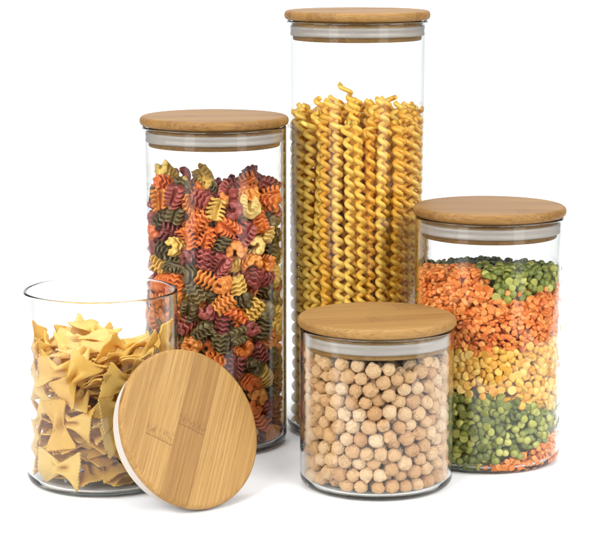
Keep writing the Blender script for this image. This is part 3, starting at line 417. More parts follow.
    (4,-1332,-3366,17238,555,-319,-37,767),(5,2530,-1909,17658,804,57,531,-260),(0,-274,2549,17675,12,-815,131,564),(1,-2946,2455,17498,15,746,616,-254),(2,-1615,2575,17394,71,-817,142,-554),(3,-1517,-787,17679,127,-856,209,456),(4,475,-292,17669,275,-604,242,708),(5,1280,1422,17101,296,769,521,-222),
    (0,2576,-2947,17064,619,-448,297,573),(1,-427,415,18072,889,419,-185,15),(2,-2524,1425,17087,110,496,854,-110),(3,1397,-3820,16941,687,637,340,-80),(4,-2396,-1641,18031,917,337,214,-1),(5,3228,-2671,15971,157,-143,278,937),(0,2250,2137,18130,216,-702,-483,477),(1,-1421,1489,17385,655,-722,-187,-123),
    (2,-947,3374,18407,717,-376,12,587),(3,-2455,441,17800,631,323,335,-621),(4,330,-2803,17155,768,290,466,-329),(5,1060,712,17847,730,-262,542,324),(0,3891,866,17970,446,445,697,342),(1,989,2093,17920,369,578,253,682),(2,-3591,1464,17875,690,555,146,442),(3,990,-1863,17904,361,547,594,-467),
    (4,-3448,-700,18296,288,-837,76,-458),(5,-731,-4127,17783,153,-722,431,-519),
]
CHICK = [
    (-3624,-2296,853,493),(-3470,-736,779,420),(-4351,317,789,429),(-4217,1158,782,422),(-3900,1947,789,429),(-1992,-3017,831,471),(-2705,-2422,796,437),(-3065,-1519,824,464),
    (-3300,120,813,453),(-3399,1000,772,412),(-2761,1752,822,462),(-2520,3501,838,478),(-1113,-2655,840,480),(-617,-1808,856,496),(-1448,-1235,854,494),(-618,349,783,423),
    (-839,1200,818,458),(-1322,1966,807,448),(-1111,4230,781,421),(-117,-3494,809,449),(457,-2021,847,487),(236,-1127,795,436),(41,-247,826,467),(265,838,848,488),
    (-428,2401,839,479),(-222,4308,832,472),(825,-3101,818,459),(1426,-2025,842,482),(951,-527,846,486),(1304,365,815,458),(1142,1284,835,475),(454,2685,808,448),
    (1039,3330,784,424),(1748,-4011,773,413),(1711,-3173,785,426),(2362,-2149,823,463),(2183,572,807,447),(1942,1758,778,418),(2641,2428,806,448),(2507,3535,821,461),
    (4118,-1465,769,410),(3553,-769,850,491),(3463,766,804,444),(3713,1628,815,455),(3536,2518,813,453),(-4056,-1419,845,485),(-4320,-543,792,432),(-4328,219,1664,453),
    (-3412,1558,1411,437),(-3589,2460,1420,442),(-2401,-3564,1509,493),(-1868,-2092,821,462),(-2678,-754,1126,445),(-2065,-112,845,486),(-2630,680,782,422),(-2940,2659,823,463),
    (-2008,2690,830,470),(-1978,-3900,774,414),(-214,-2629,781,422),(-1698,-1151,1737,424),(-1182,-270,775,415),(-1974,1236,798,438),(-1177,2700,1344,473),(-686,3309,826,466),
    (-23,-4358,782,422),(318,-2713,1491,469),(-595,-879,791,431),(634,166,1430,475),(-396,788,1468,420),(369,1797,802,442),(180,3511,782,422),(1379,-3664,1481,457),
    (1352,-2797,1443,413),(934,-1339,1223,410),(1902,208,1540,419),(1278,772,1596,423),(1278,2322,813,453),(744,4243,831,471),(2281,-3660,1694,471),(2299,-2834,1371,417),
    (2422,-1014,795,435),(2777,-156,854,495),(2726,1322,840,480),(2415,1899,1483,441),(1812,3005,774,414),(2488,-3568,807,447),(3096,-1596,815,456),(4296,525,1054,459),
    (4133,1281,1546,459),(3601,2339,1738,493),(-3007,-1954,1612,438),(-4271,-908,1555,417),(-4365,-317,2346,415),(-3556,586,1500,418),(-3869,1925,2101,469),(-3144,-2917,1454,496),
    (-2327,-1523,1314,421),(-3282,-1148,1594,415),(-2824,126,1571,442),(-2583,1343,1609,442),(-2777,2220,1567,418),(-1585,3512,1053,482),(-1113,-4201,809,450),(-1392,-2164,1558,419),
    (-829,-1222,1582,462),(-1443,553,788,428),(-1429,1363,1464,432),(-159,2979,1475,423),(-480,3808,1594,475),(871,-4205,848,488),(951,-2065,1705,463),(349,-698,1555,444),
    (-616,-189,1524,494),(-317,1666,1416,464),(330,2276,1586,442),(251,4347,1606,434),(1640,-3967,2340,491),(1867,-2135,1666,457),(1589,-1151,770,410),(1305,-407,1752,465),
    (2085,1080,1531,444),(1492,1801,1572,491),(606,3414,1549,461),(3022,-3107,1779,458),(2932,-2276,1494,427),(2493,-1545,1467,427),(2836,604,1425,454),(3205,1438,1679,494),
    (3092,3087,1315,427),(1673,3969,838,478),(3155,-2905,857,497),(4352,-320,788,428),(3574,44,1313,446),(3828,551,2034,472),(2872,2825,2150,475),(-3913,-1785,1740,493),
    (-3851,-1027,2317,462),(-4332,-20,3242,448),(-4177,1177,1659,453),(-3029,3121,1595,442),(-1608,-4041,1522,432),(-2245,-2495,1607,498),(-2576,-1343,2153,472),(-3605,-332,1553,464),
    (-3455,1083,2241,480),(-2027,2689,1816,500),(-1387,4052,1846,498),(-779,-4274,1626,436),(-1571,-3152,1647,444),(-988,-637,2325,497),(-1515,-296,1531,412),(-774,1259,2134,480),
    (-2039,1932,1294,420),(-781,3069,2149,497),(-894,-3453,1198,422),(-562,-2440,1564,455),(9,-1564,1523,445),(102,489,2173,494),(574,1368,1622,499),(-354,2195,2192,476),
    (76,3527,2324,485),(472,-3619,1477,451),(882,-3109,2072,433),(1437,-1309,1945,466),(1450,302,2311,449),(1570,1204,2310,461),(469,2721,2303,413),(1111,2616,1767,430),
    (2651,-3473,2477,416),(2240,-1602,2323,468),(2897,-813,1465,410),(2887,-118,1931,429),(2431,1471,2227,417),(2196,2765,1515,454),(2504,3573,1715,434),(3741,-2187,1036,448),
    (4232,-983,1462,442),(4361,-146,1620,420),(4318,-93,2499,463),(2567,3521,2647,433),(-3547,-2514,2206,447),(-3132,-1176,2908,481),(-3406,194,2223,412),(-4246,593,2530,496),
    (-4114,1452,2809,417),(-2866,-3185,2371,498),(-2702,-2235,2416,467),(-1796,-1084,2567,414),(-2275,-507,1892,455),(-2066,611,1462,465),(-2951,1905,2412,500),(-2278,3642,1762,488),
    (-326,-3266,1821,442),(-1841,-1909,2272,463),(-1074,-1320,2960,440),(-1193,555,1599,421),(-2059,1807,2142,438),(-1231,2042,1974,440),(-1360,4142,2762,424),(64,-4367,1612,413),
    (48,-2166,2230,487),(-92,-410,2252,430),(-815,331,2355,455),(107,1412,2478,478),(167,2060,3099,423),(-196,2815,2860,449),(1783,-3020,2190,479),(822,-1718,2555,466),
    (757,-845,2324,440),(555,-95,2757,449),(916,1936,2356,491),(1959,3052,2295,412),(1131,4166,1753,479),(2556,-2484,2280,469),(3117,-1788,2390,432),(1860,-342,803,443),
    (2060,-289,2184,410),(2358,563,2266,497),(2164,2258,2214,410),(1515,3355,1517,451),(3693,-2269,1927,450),(3474,-1439,1632,458),(3645,-553,1972,447),(3160,964,2458,421),
    (3973,1853,2405,413),(-3353,-2740,3053,450),(-4253,-891,3109,437),(-3083,-615,2203,418),(-3411,554,3048,488),(-3420,2691,2244,430),(-2116,-3772,2388,456),(-2328,-1631,2989,446),
    (-2366,-688,3071,443),(-2777,-31,2707,413),(-2594,693,2242,467),(-2657,3080,2394,440),(-1671,3340,2466,487),(-1176,-3761,2286,490),(-891,-1908,2268,487),(-278,-1678,3003,435),
    (-1684,27,2351,466),(-1686,972,2250,484),(-2048,2498,2789,491),(-892,3415,3071,495),(-289,-4003,2285,430),(715,-2582,2722,421),(-278,-1239,2270,419),(-312,756,2952,433),
    (-678,1599,2999,454),(676,2797,3164,476),(367,4368,2443,413),(824,-4259,1991,443),(1590,-2195,2544,439),(1565,-1295,2838,436),(1386,-443,2784,437),(821,834,2732,476),
    (1098,3350,2344,476),(1163,4210,2657,426),(2074,-2795,3046,453),(2769,-2198,3148,469),(2060,-821,1545,422),(2794,-110,2766,411),(2517,1134,3013,446),(1967,1768,2843,411),
    (1881,3911,2245,453),(3375,-2702,2659,458),(2882,-920,2335,470),(3613,360,2930,470),(4193,1065,2727,465),(3109,1970,2461,457),(-3636,-2340,3976,461),(-3893,-1857,2760,480),
    (-3580,-356,2877,454),(-3275,1442,3132,415),(-3681,2226,2981,480),(-1906,-2846,2472,498),(-2458,-2509,3307,497),(-2536,-865,3929,435),(-2917,-89,3598,491),(-2443,1295,2876,420),
    (-2734,2135,3289,432),(-2364,3654,2984,434),(-1596,-4018,3098,459),(-986,-2844,2252,448),(-1756,-1179,3565,483),(-1502,-465,3069,423),(-2141,475,3016,457),(-1079,2424,2820,480),
    (-1333,4106,3651,466),(463,-3692,2537,423),(-35,-2996,2636,440),(130,-891,2959,453),(-462,-182,3045,474),(292,1242,3370,448),(-316,1734,3824,457),(-530,4273,2427,481),
    (1218,-3316,2847,437),(919,-2815,3563,476),(850,-1237,3294,413),(1169,220,3321,443),(1613,1042,3253,494),(1566,2557,2921,478),(314,4351,3283,429),(2141,-3767,3107,447),
    (3134,-1308,3180,494),(2208,-710,2903,437),(2019,146,3049,453),(2848,417,3462,463),(2453,2628,2906,411),(1753,3478,3051,471),(3886,-1970,2731,429),(4158,-1118,2516,490),
    (4286,-537,3314,466),(3389,1221,3277,469),(3432,2694,2835,419),(-3008,-3064,3925,499),(-4024,-1570,3648,462),(-4232,860,3450,463),(-2719,868,3546,421),(-3247,2822,3592,479),
    (-2536,-3507,3212,463),(-1465,-2230,3039,449),(-2957,-1741,3681,492),(-2007,-208,3711,434),(-2171,1557,3698,472),(-1590,2304,3621,478),(-1743,3253,3533,488),(-745,-4277,2972,439),
    (-631,-2456,2943,421),(-817,-1116,3834,496),(-1233,763,3096,499),(-1619,1643,2933,476),(-622,2580,3631,463),(-2109,2933,4327,444),(129,-4343,2991,438),(470,-2020,3357,461),
    (149,-1297,3721,410),(269,363,3436,420),(-512,804,3855,495),(226,2434,3859,427),(-3,3526,3407,464),(979,-4254,2901,423),(1426,-1993,3445,499),(638,-451,3576,449),
    (1113,10,4195,457),(840,796,3867,416),(1028,1836,3330,496),(892,3687,3308,452),(2881,-3184,3286,474),(3273,-2817,4052,463),(2217,-1430,3457,472),(2721,-513,3653,495),
    (1927,1932,3734,495),(2068,2852,3632,440),(2517,3578,3498,421),(3635,-2228,3501,421),(3520,-535,2843,434),(3591,-85,3772,482),(4332,483,3460,431),(2797,1942,3328,465),
    (-3382,-2760,4702,415),(-3414,-888,3759,460),(-4276,-688,3971,450),(-3184,1477,4001,460),(-3994,1705,3675,443),(-1684,-3119,3399,493),(-1825,-2588,4140,431),(-2781,-1064,4748,443),
    (-2628,466,4309,446),(-2155,1158,4622,450),(-2672,2229,4182,469),(-2612,3462,3812,450),(-774,-3349,3086,496),(-955,-2626,3732,448),(-1502,-647,4286,449),(-1105,18,3744,497),
    (-1822,680,3883,490),(-1189,1467,3744,459),(-947,3362,4007,445),(125,-3522,3341,454),(-89,-2688,3564,435),(903,-1541,4116,466),(-210,-356,3953,484),(564,1636,4188,500),
    (-228,2982,4348,437),(-536,4330,3329,423),(959,-3723,3573,435),(429,-2348,4234,478),(1699,-519,3660,497),(504,-612,4454,425),(1564,1174,4205,468),(1233,2589,3908,476),
    (598,3277,4088,478),(1771,-3928,3945,484),(2984,-1834,4020,500),(2532,-1093,4345,428),(1916,370,3921,454),(2449,1116,3920,463),(3146,2975,3615,458),(1510,3489,3958,468),
    (3914,-1850,4277,465),(4057,-1440,3443,475),(2868,144,4312,431),(4128,1267,3851,468),(3761,2084,3410,481),(-2535,-2609,4655,446),(-3121,-1904,4620,472),(-3517,582,4025,496),
    (-4212,1134,4304,434),(-3626,2287,4313,496),(-2010,-3851,3878,441),(-1318,-3274,4226,425),(-2199,-1643,4298,491),(-2290,-323,4595,459),(-2520,326,5182,447),(-1839,1970,4440,441),
    (-1965,3878,4256,439),(-1128,-4162,3903,483),(-496,-3419,3982,445),(-1340,-1874,4014,443),(-679,210,4550,435),(-1178,961,4472,427),(-1132,2557,4422,479),(-1454,3349,4711,423),
    (-162,-4288,3873,492),(-391,-1960,3992,462),(-162,-1227,4560,488),(210,397,4314,453),(-211,1269,4652,476),(-336,2161,4598,427),(-75,4317,4085,463),(707,-4310,4126,413),
    (1165,-3301,4356,480),(1396,-2370,4347,480),(851,899,4746,469),(1341,2003,4649,475),(1212,3160,4749,432),(884,4200,4097,490),(1863,-3025,3861,420),(2207,-2268,3823,412),
    (1797,-1547,4258,440),(2427,781,4813,492),(2224,1689,4609,461),(2659,2394,4106,446),(2304,3699,4307,425),(3026,-3157,4824,417),(3472,-986,4006,456),(3509,-363,4689,470),
    (3429,757,4029,415),(3226,1639,4136,499),(-3714,-2225,5298,452),(-4008,-1526,4600,492),(-3223,-212,4511,480),(-4349,179,4104,431),(-3971,1681,4987,473),(-2479,-3533,4603,481),
    (-1789,-3011,4889,430),(-1893,-1065,5023,486),(-1742,346,4720,415),(-1992,1769,5328,483),(-2617,2506,5030,426),(-3070,3053,4491,466),(-635,-4261,4716,473),(-1062,-2494,4657,493),
    (-1132,-1575,4822,443),(-869,-718,4934,461),(-1076,1742,4946,492),(-1770,2615,5066,430),(-375,3763,4752,456),(315,-3583,4245,423),(-232,-2845,4561,412),(354,-906,5222,411),
    (-106,-288,4929,414),(-294,1311,5563,441),(-661,2960,5171,494),(372,4306,4908,474),(1305,-4153,4700,431),(569,-2722,5119,494),(1337,-830,4461,436),(702,37,4989,439),
    (483,1646,5134,450),(511,2498,4732,494),(1576,4000,4758,483),(2580,-3467,4129,465),(2274,-2705,4603,484),(3250,-1257,4871,478),(2122,-314,4500,466),(1608,1253,5116,448),
    (2046,2860,4596,468),(2955,3132,4582,481),(3259,-2297,4816,462),(4218,-1160,4738,419),(4314,-461,4228,452),(4265,474,4386,498),(3994,1550,4764,497),(-4058,-1398,5586,490),
    (-3570,-856,5039,423),(-4301,-368,4838,476),(-3195,855,4848,430),(-4250,578,5046,494),(-1628,-3978,4712,485),(-1860,-2133,5043,464),(-3125,-1463,5484,451),(-2836,-486,5445,464),
    (-1840,858,5402,444),(-3040,1736,4883,465),(-2013,3851,5132,438),(-913,-3392,5047,498),(-282,-2073,4856,416),(-2161,-1611,5738,453),(-1539,-229,5370,477),(-928,678,5308,490),
    (-1186,2337,5713,485),(-1182,4160,4955,467),(271,-4333,4866,447),(550,-1745,4975,485),(-376,-1247,5448,427),(-8,536,5179,450),(409,1553,5996,421),(-160,2201,5471,464),
    (407,3398,4974,437),(1948,-3556,4776,444),(1531,-2848,5201,481),(1489,-1811,5105,466),(1579,320,4950,484),(673,852,5615,420),(1971,2252,5277,448),(1044,3762,5524,480),
    (2536,-3510,5462,461),(2475,-1818,4847,458),(1978,-1059,5006,436),(2714,-57,5168,463),(3130,1366,5008,421),(2886,2254,5011,498),(2367,3583,5216,494),(3948,-1844,5181,440),
    (3872,-1009,5552,477),(4325,-315,5124,456),(3444,548,4883,464),(3558,2509,4264,442),(-2860,-1895,6266,469),(-3649,-589,5881,463),(-4308,-422,6512,464),(-4351,-73,5692,429),
    (-3506,2482,5282,499),(-2916,-3153,5383,491),(-2709,-2249,5445,439),(-2895,-982,6207,447),(-3453,168,5320,443),(-1846,1903,6254,464),(-2171,2738,5807,422),(-2734,3341,5308,463),
    (-1210,-4169,5524,448),(-582,-2609,5466,450),(-724,-1868,6007,478),(-647,-149,5573,423),(-1248,1402,5796,440),(-1470,3280,5616,484),(-1302,4152,5846,433),(28,-3493,5064,449),
    (149,-2129,5752,470),(715,-1422,5824,439),(233,-178,5742,474),(-307,538,6053,475),(-684,2997,6089,425),(88,3050,5691,423),(956,-3559,5183,411),(453,-3322,5833,445),
    (1142,-644,5274,421),(1149,119,5776,470),(1207,1882,5627,457),(956,2794,5559,492),(296,4284,5874,497),(2184,-3718,6296,468),(2709,-2649,5408,420),(1919,-338,5517,450),
    (2125,497,5648,421),(2403,1482,5489,460),(3195,1549,5992,484),(2633,2394,5892,429),(3512,-2582,5680,430),(3186,-1815,5561,412),(3553,-66,5583,473),(4144,1386,5645,412),
    (3732,2151,5478,473),(-3779,-2075,6207,470),(-3889,-1217,6477,436),(-3636,306,6233,499),(-3641,1058,5568,441),(-3930,1894,5863,430),(-2151,-3732,5477,473),(-1536,-2197,5854,412),
    (-2093,-742,5869,429),(-2261,121,6033,466),(-2712,1158,5575,494),(-2771,2087,5800,465),(-2081,3831,5993,421),(-289,-4294,5611,486),(-849,-3433,6024,483),(-1233,-1072,5754,499),
    (-1225,259,6121,472),(-554,1856,6247,472),(-1330,2593,6626,475),(-1285,3541,6525,480),(679,-4238,5703,489),(-158,-2825,6331,487),(43,-968,6146,434),(-458,-297,6405,443),
    (128,1562,6869,497),(306,2395,6253,467),(-499,3771,5672,473),(1644,-3991,5517,468),(1051,-2362,5871,470),(1598,-1143,5884,490),(1885,19,6388,493),(1460,953,5932,434),
    (1242,2503,6462,499),(1878,2998,5844,494),(3029,-3147,6097,422),(1616,-3038,6097,440),(2444,-1421,5644,433),(3012,-772,5584,416),(2933,769,5587,434),(1945,1893,6189,472),
    (3092,3043,5503,455),(3496,-2544,6576,467),(4185,-933,6471,497),(4299,-8,6174,481),(4281,577,5341,464),(3433,2610,6249,473),(-2610,-3445,6241,464),(-3154,-1377,7020,492),
    (-4152,1141,6339,489),(-3272,1476,6251,441),(-3448,2569,6263,487),(-1712,-3989,6242,446),(-1629,-3033,5741,438),(-1893,-1855,6616,497),(-1871,946,6338,496),(-2519,1506,6680,427),
    (-2470,2451,6629,448),(-2153,3725,6882,477),(-862,-4284,6303,412),(-1050,-2622,6392,430),(-724,-1123,6537,436),(-1373,-545,6511,434),(-927,1041,6586,485),(-991,1848,7065,455),
    (-605,4243,6512,497),(-58,-3824,6436,491),(-56,-1703,6636,454),(424,-817,6972,467),(349,-5,6614,423),(-152,641,6983,473),(-398,2565,6883,493),(-19,3465,6483,478),
    (1254,-3832,6356,471),(1067,-1416,6657,467),(877,-642,6202,444),(527,851,6442,420),(1132,1565,6473,447),(2372,2804,6603,432),(834,3301,6296,411),(869,-3039,6552,433),
    (1997,-2237,5790,488),(2387,-726,6158,434),(2759,58,6061,439),(2435,1027,6328,495),(2731,1973,6719,479),(2615,3488,6097,427),(2797,-2166,6198,413),(3079,-1317,6302,487),
    (3390,-476,6348,411),(3706,738,6069,478),(3972,1853,6322,414),(-3281,-2839,6182,442),(-4204,-944,7287,476),(-3434,-513,6765,450),(-2824,722,6374,425),(-3130,2929,7125,500),
    (-2304,-3685,7118,437),(-2285,-2599,6145,448),(-2191,-811,6749,459),(-2669,-42,6838,451),(-2402,745,7109,423),(-1858,2056,7144,440),(-2760,3275,6265,498),(-674,-3332,6918,434),
    (-910,-1920,6960,485),(-1454,-1185,7102,441),(-1802,136,6788,418),(-1615,1172,7256,484),(-1039,2512,7634,421),(-802,3331,7332,484),(633,-4306,6805,430),(149,-2907,7243,479),
    (-240,-243,7283,464),(-953,214,6984,434),(-736,1113,7470,422),(579,2158,7794,494),(1118,4153,6414,495),(837,-3569,7291,477),(662,-2212,6665,427),(1753,-830,6753,440),
    (1143,-199,6939,457),(943,1395,7346,463),(541,2804,7070,477),(1638,3373,6725,493),(1602,-3251,6939,423),(2354,-2830,6629,494),(2167,-1609,6441,432),(2717,-312,6888,468),
    (1855,1511,7068,491),(3146,3018,7001,430),(1867,3941,5909,433),(3903,-1811,6111,493),(3787,-42,6946,428),(3129,482,6735,439),(3549,1274,6823,461),(3711,2242,7042,445),
    (-3564,-2535,6938,421),(-3969,-1804,7112,433),(-4273,412,6996,500),(-3461,928,6875,412),(-3127,2011,7002,427),(-2991,-3164,7003,433),(-2631,-2242,7104,467),(-2305,-1456,7320,411),
    (-2099,65,7651,497),(-2452,1509,7579,475),(-2497,2436,7641,455),(-1775,2990,7384,490),(-1453,-4101,7070,430),(-1735,-3158,6639,475),(-1026,-1530,7803,450),(-1118,-465,7590,492),
    (-1235,459,7799,464),(-307,1851,7661,453),(-1229,4158,7223,453),(-559,-4265,7144,482),(-114,-2030,7500,472),(-350,-1150,7342,453),(653,425,7378,449),(172,1115,7665,418),
    (-184,2765,7813,482),(121,3588,7421,479),(1603,-4064,7135,413),(1063,-2646,7347,475),(761,-1786,7426,440),(1344,716,6815,488),(1500,1936,7833,454),(857,3221,7814,432),
    (973,3940,7321,448),(2425,-3640,7141,415),(1571,-2260,6648,471),(2587,-1186,7072,436),(2332,466,7035,413),(2741,1208,7278,469),(1839,2431,7176,436),(2506,3582,6937,425),
    (3074,-3096,7146,432),(3676,-1564,7037,492),(4265,695,6821,460),(4009,1560,7591,479),(3460,2575,7861,474),(-3194,-2595,7690,419),(-3553,-599,7836,442),(-3395,191,7374,481),
    (-3350,1320,7605,425),(-3254,2832,8078,467),(-2113,-2898,7414,426),(-2413,-2353,8083,488),(-3058,-1723,7877,437),(-2698,-688,7521,474),(-2791,690,7918,473),(-1726,2117,8043,471),
    (-2566,3436,7773,498),(-1362,-3327,7459,441),(-768,-2672,7489,445),(-1670,-2125,7519,472),(-1880,-928,7815,429),(-1160,1402,8176,451),(-1268,3186,8191,483),(-398,4357,7397,420),
    (265,-4302,7636,478),(809,-2512,8268,490),(-153,-2695,8197,493),(-359,-629,8100,438),(-334,449,7857,440),(360,2662,8622,499),(285,4322,6847,458),(1140,-4227,7817,418),
    (1667,-2225,7943,471),(1213,-967,7510,500),(1942,-235,7435,484),(1782,755,7689,490),(1696,3161,7623,431),(1110,4205,8164,446),(2144,-2923,7554,460),(2691,-2059,7041,443),
    (1846,-1631,7262,450),(3303,-788,7397,442),(2378,1770,7897,442),(2651,2478,7469,429),(1839,3968,7389,422),(3664,-2383,7427,416),(4232,-688,7429,493),(4322,240,7615,458),
    (4209,907,8260,477),(3837,1928,8475,493),(-3829,-2092,7901,418),(-3231,-1110,8461,427),(-4327,-154,7762,453),(-4142,1308,7254,441),(-3071,1952,8115,434),(-2719,-3322,7950,488),
    (-2325,-3667,8718,442),(-1775,-1663,8360,492),(-2920,-144,8184,412),(-3306,1185,8537,472),(-2239,2811,8462,483),(-1769,3949,7935,465),(-308,-3564,7654,420),(-1735,-3005,8215,462),
    (-1207,-899,8423,453),(-810,40,8517,471),(45,1729,8528,491),(-752,2165,8360,433),(-443,3581,8138,433),(414,-3413,8077,430),(-885,-3240,8171,420),(246,-1329,8048,489),
    (483,-427,7839,467),(947,909,8148,475),(-551,2943,8760,464),(374,4370,7759,410),(1928,-3899,7905,439),(1988,-2914,8542,459),(2542,-813,7890,465),(1261,37,8028,460),
    (1811,1330,8455,468),(1251,2637,8327,439),(1247,3412,8807,472),(2640,-3434,8171,453),(2596,-2328,8126,482),(3032,-1587,7737,461),(2788,68,7734,463),(2614,884,8151,470),
    (2159,2631,8213,476),(2686,3339,7807,496),(3278,-2886,7962,414),(4266,-816,8350,438),(3490,685,7564,487),(3197,1526,7967,416),(2921,2159,8460,432),(-3256,-2795,8574,489),
    (-4098,-1271,8195,494),(-3988,703,7937,484),(-3782,2091,7593,459),(-3918,1936,6710,419),(-367,-4285,8375,495),(-2390,-814,8544,469),(-2649,-1728,8790,484),(-1633,709,8961,499),
    (-1932,957,8101,445),(-2351,1630,8493,440),(-2292,3705,8612,425),(-1121,-4225,7854,424),(-1329,-3851,8632,465),(-531,-1559,8611,498),(-689,931,8825,480),(-458,2154,9171,430),
    (-1426,2513,8827,457),(-948,4261,8042,420),(603,-4148,8449,416),(383,-1856,8870,498),(1100,-782,8470,485),(122,830,8468,413),(991,1742,8562,456),(405,3682,8457,479),
    (-183,4359,8376,421),(1337,-3242,8000,450),(1067,-1646,8232,411),(1841,-1336,8094,434),(550,86,8602,456),(1552,507,8737,439),(1741,2140,8873,447),(3024,3053,8696,498),
    (2994,-2865,8781,453),(1976,-2047,8781,440),(2654,-1442,8595,488),(2121,-120,8376,481),(2422,531,9001,470),(2606,1458,8833,422),(1959,3814,8287,497),(3497,-2152,8434,486),
    (4029,-1565,7919,459),(3402,-978,8292,443),(3619,-192,7962,437),(4350,38,8480,430),(-3596,-1898,8745,479),(-4277,-422,8669,494),(-4312,509,8786,445),(-4067,1558,8239,426),
    (-3677,2198,8777,497),(-1933,-3864,7922,467),(-1062,-2338,8312,491),(-1731,-147,8519,469),
]

# ------------------------------------------------------------------ the sweep it all stands on
def build_sweep():
    pts = [(1.09, -.03), (1.09, -.004), (1.094, 0), (1.5, 0), (2.3, 0)] + [(2.3 + .8 * math.sin(a), .8 - .8 * math.cos(a)) for a in np.linspace(.05, math.pi / 2, 16)] + [(3.1, 2.6)]
    V, F = [], []
    for y, z in pts: V += [(-.60 - .34 * max(0, y - 1.5), y, z), (.60 + .34 * max(0, y - 1.5), y, z)]
    for i in range(len(pts) - 1): F.append((2 * i, 2 * i + 1, 2 * i + 3, 2 * i + 2))
    o = link('tabletop', mesh_data('tabletop', V, F, table_material())); o['kind'] = 'structure'
build_sweep()

# ------------------------------------------------------------------ jars and lids
R, WALL = .05, .0020
def glass_body(h):
    o = [(0, .0013), (R - .016, .0011), (R - .0095, .0004)] + arc(R - .0070, .0070, .0070, -90, 0, 8)
    o += [(R, .03), (R, h * .5), (R, h - .002)] + arc(R - WALL / 2, h - WALL / 2, WALL / 2, 0, 180, 8)
    i = [(R - WALL, h - .002), (R - WALL, h * .5), (R - WALL, .03)] + arc(R - WALL - .0052, .0034 + .0052, .0052, 0, -90, 8) + [(R - .02, .0034), (0, .0034)]
    return lathe(o + i)
LID_R, LID_T, PLUG_R, PLUG_D = .0516, .0066, .0455, .0140
def lid_top_mesh():                                    # z = 0 is the underside
    e = .0029
    return lathe([(0, 0), (LID_R - e, 0)] + arc(LID_R - e, e, e, -90, 0, 6) + arc(LID_R - e, LID_T - e, e, 0, 90, 7) + [(LID_R * .5, LID_T), (0, LID_T)])
def plug_mesh():
    c = .0008
    return lathe([(0, -PLUG_D), (PLUG_R - c, -PLUG_D)] + arc(PLUG_R - c, -PLUG_D + c, c, -90, 0, 3) + [(PLUG_R, -.006), (PLUG_R, -.0002), (0, -.0002)])
def seal_mesh():
    a, b_ = -.0108, -.0038
    pr = [(PLUG_R + .0001, a)]
    pr += [(PLUG_R + .0012, a), (PLUG_R + .0020, a + .0006), (PLUG_R + .0023, a + .0016), (PLUG_R + .0016, a + .0028), (PLUG_R + .0016, b_ - .0028), (PLUG_R + .0023, b_ - .0016), (PLUG_R + .0020, b_ - .0006), (PLUG_R + .0012, b_)]
    pr += [(PLUG_R + .0001, b_)]
    return lathe(pr, close_loop=True)
def build_lid(root, seed, turn, **kw):
    """Bamboo disc whose plug carries a silicone ring; local z = 0 is the underside of the disc."""
    mb = bamboo_material(seed, **kw)
    V, F = lid_top_mesh(); top = link('wooden_disc', mesh_data('wooden_disc', V, F, mb), root)
    V, F = plug_mesh(); pl = link('wooden_plug', mesh_data('wooden_plug', V, F, mb), root)
    V, F = seal_mesh(); link('silicone_seal', mesh_data('silicone_seal', V, F, M_SIL), root)
    for o in (top, pl): o.rotation_euler = (0, 0, turn)
    return top

JARS = {  # x, y, glass height
    'farfalle': (-.12985, 1.36513, .12774), 'radiatori': (-.0594, 1.4705, .2244), 'strands': (.04045, 1.51198, .2950),
    'lentils': (.12794, 1.42402, .1680), 'chickpeas': (.04991, 1.35649, .1050)}
LABELS = {
    'farfalle': 'open glass jar without a lid, half hidden by the bamboo lid leaning on it',
    'radiatori': 'second tallest glass jar, lidded, filled with multicoloured ruffled pasta',
    'strands': 'tallest glass jar, lidded, holding upright curly strands of long pasta',
    'lentils': 'lidded glass jar filled with layers of orange, yellow and green pulses',
    'chickpeas': 'shortest lidded glass jar, filled with chickpeas'}
def tones(*t): return {k: (v, p) for k, (v, p) in enumerate(t)}
TONES = {
    'radiatori': tones((.2, None), (.35, .01), (.1, None), (.28, None), (.05, -.02), (.3, None), (.18, None), (.25, None), (.1, None)),
    'strands': tones((.2, None), (.05, None), (.4, .02), (.12, None), (.45, None), (.02, -.01), (.3, None), (.1, None), (.2, None)),
    'lentils': tones((.1, None), (.0, None), (.12, None), (-.08, .02), (.08, None), (-.04, None), (.1, -.03), (.0, None), (.1, None)),
    'chickpeas': tones((.4, None), (.3, None), (.5, None), (.36, None), (.22, -.008), (.46, None), (.3, .02), (.4, None), (.4, None))}
for i, (k, (x, y, h)) in enumerate(JARS.items()):
    e = link('storage_jar', None); e.location = (x, y, .0002)
    tag(e, LABELS[k], 'jar', 'glass storage jars with bamboo lids')
    V, F = glass_body(h); link('glass_body', mesh_data('glass_body', V, F, M_GLASS), e)
    if k != 'farfalle':
        lid = link('lid', None, e); lid.location = (0, 0, h + .0003)
        build_lid(lid, i + 1, {'radiatori': .15, 'strands': .5, 'lentils': -.12, 'chickpeas': .22}[k], shift=.003 * i, staves=TONES[k])

# the lid that leans on the open jar
az, el = .70729217, .41590329
n = Vector((math.sin(az) * math.cos(el), -math.cos(az) * math.cos(el), math.sin(el)))
u = Vector((0, 0, 1)).cross(n).normalized(); w = n.cross(u)
lean = link('bamboo_lid', None)
lean.matrix_world = Matrix.Translation(Vector((-.06800, 1.30320, .05035)) - n * LID_T) @ Matrix((u, w, n)).transposed().to_4x4()
tag(lean, 'round bamboo lid with a pale seal, standing on edge against the open jar', 'lid')
build_lid(lean, 4, math.radians(57), width=.0205, staves={2: (.55, None), 3: (.75, None), 4: (.27, -.001), 5: (.78, -.017), 6: (.62, None)})

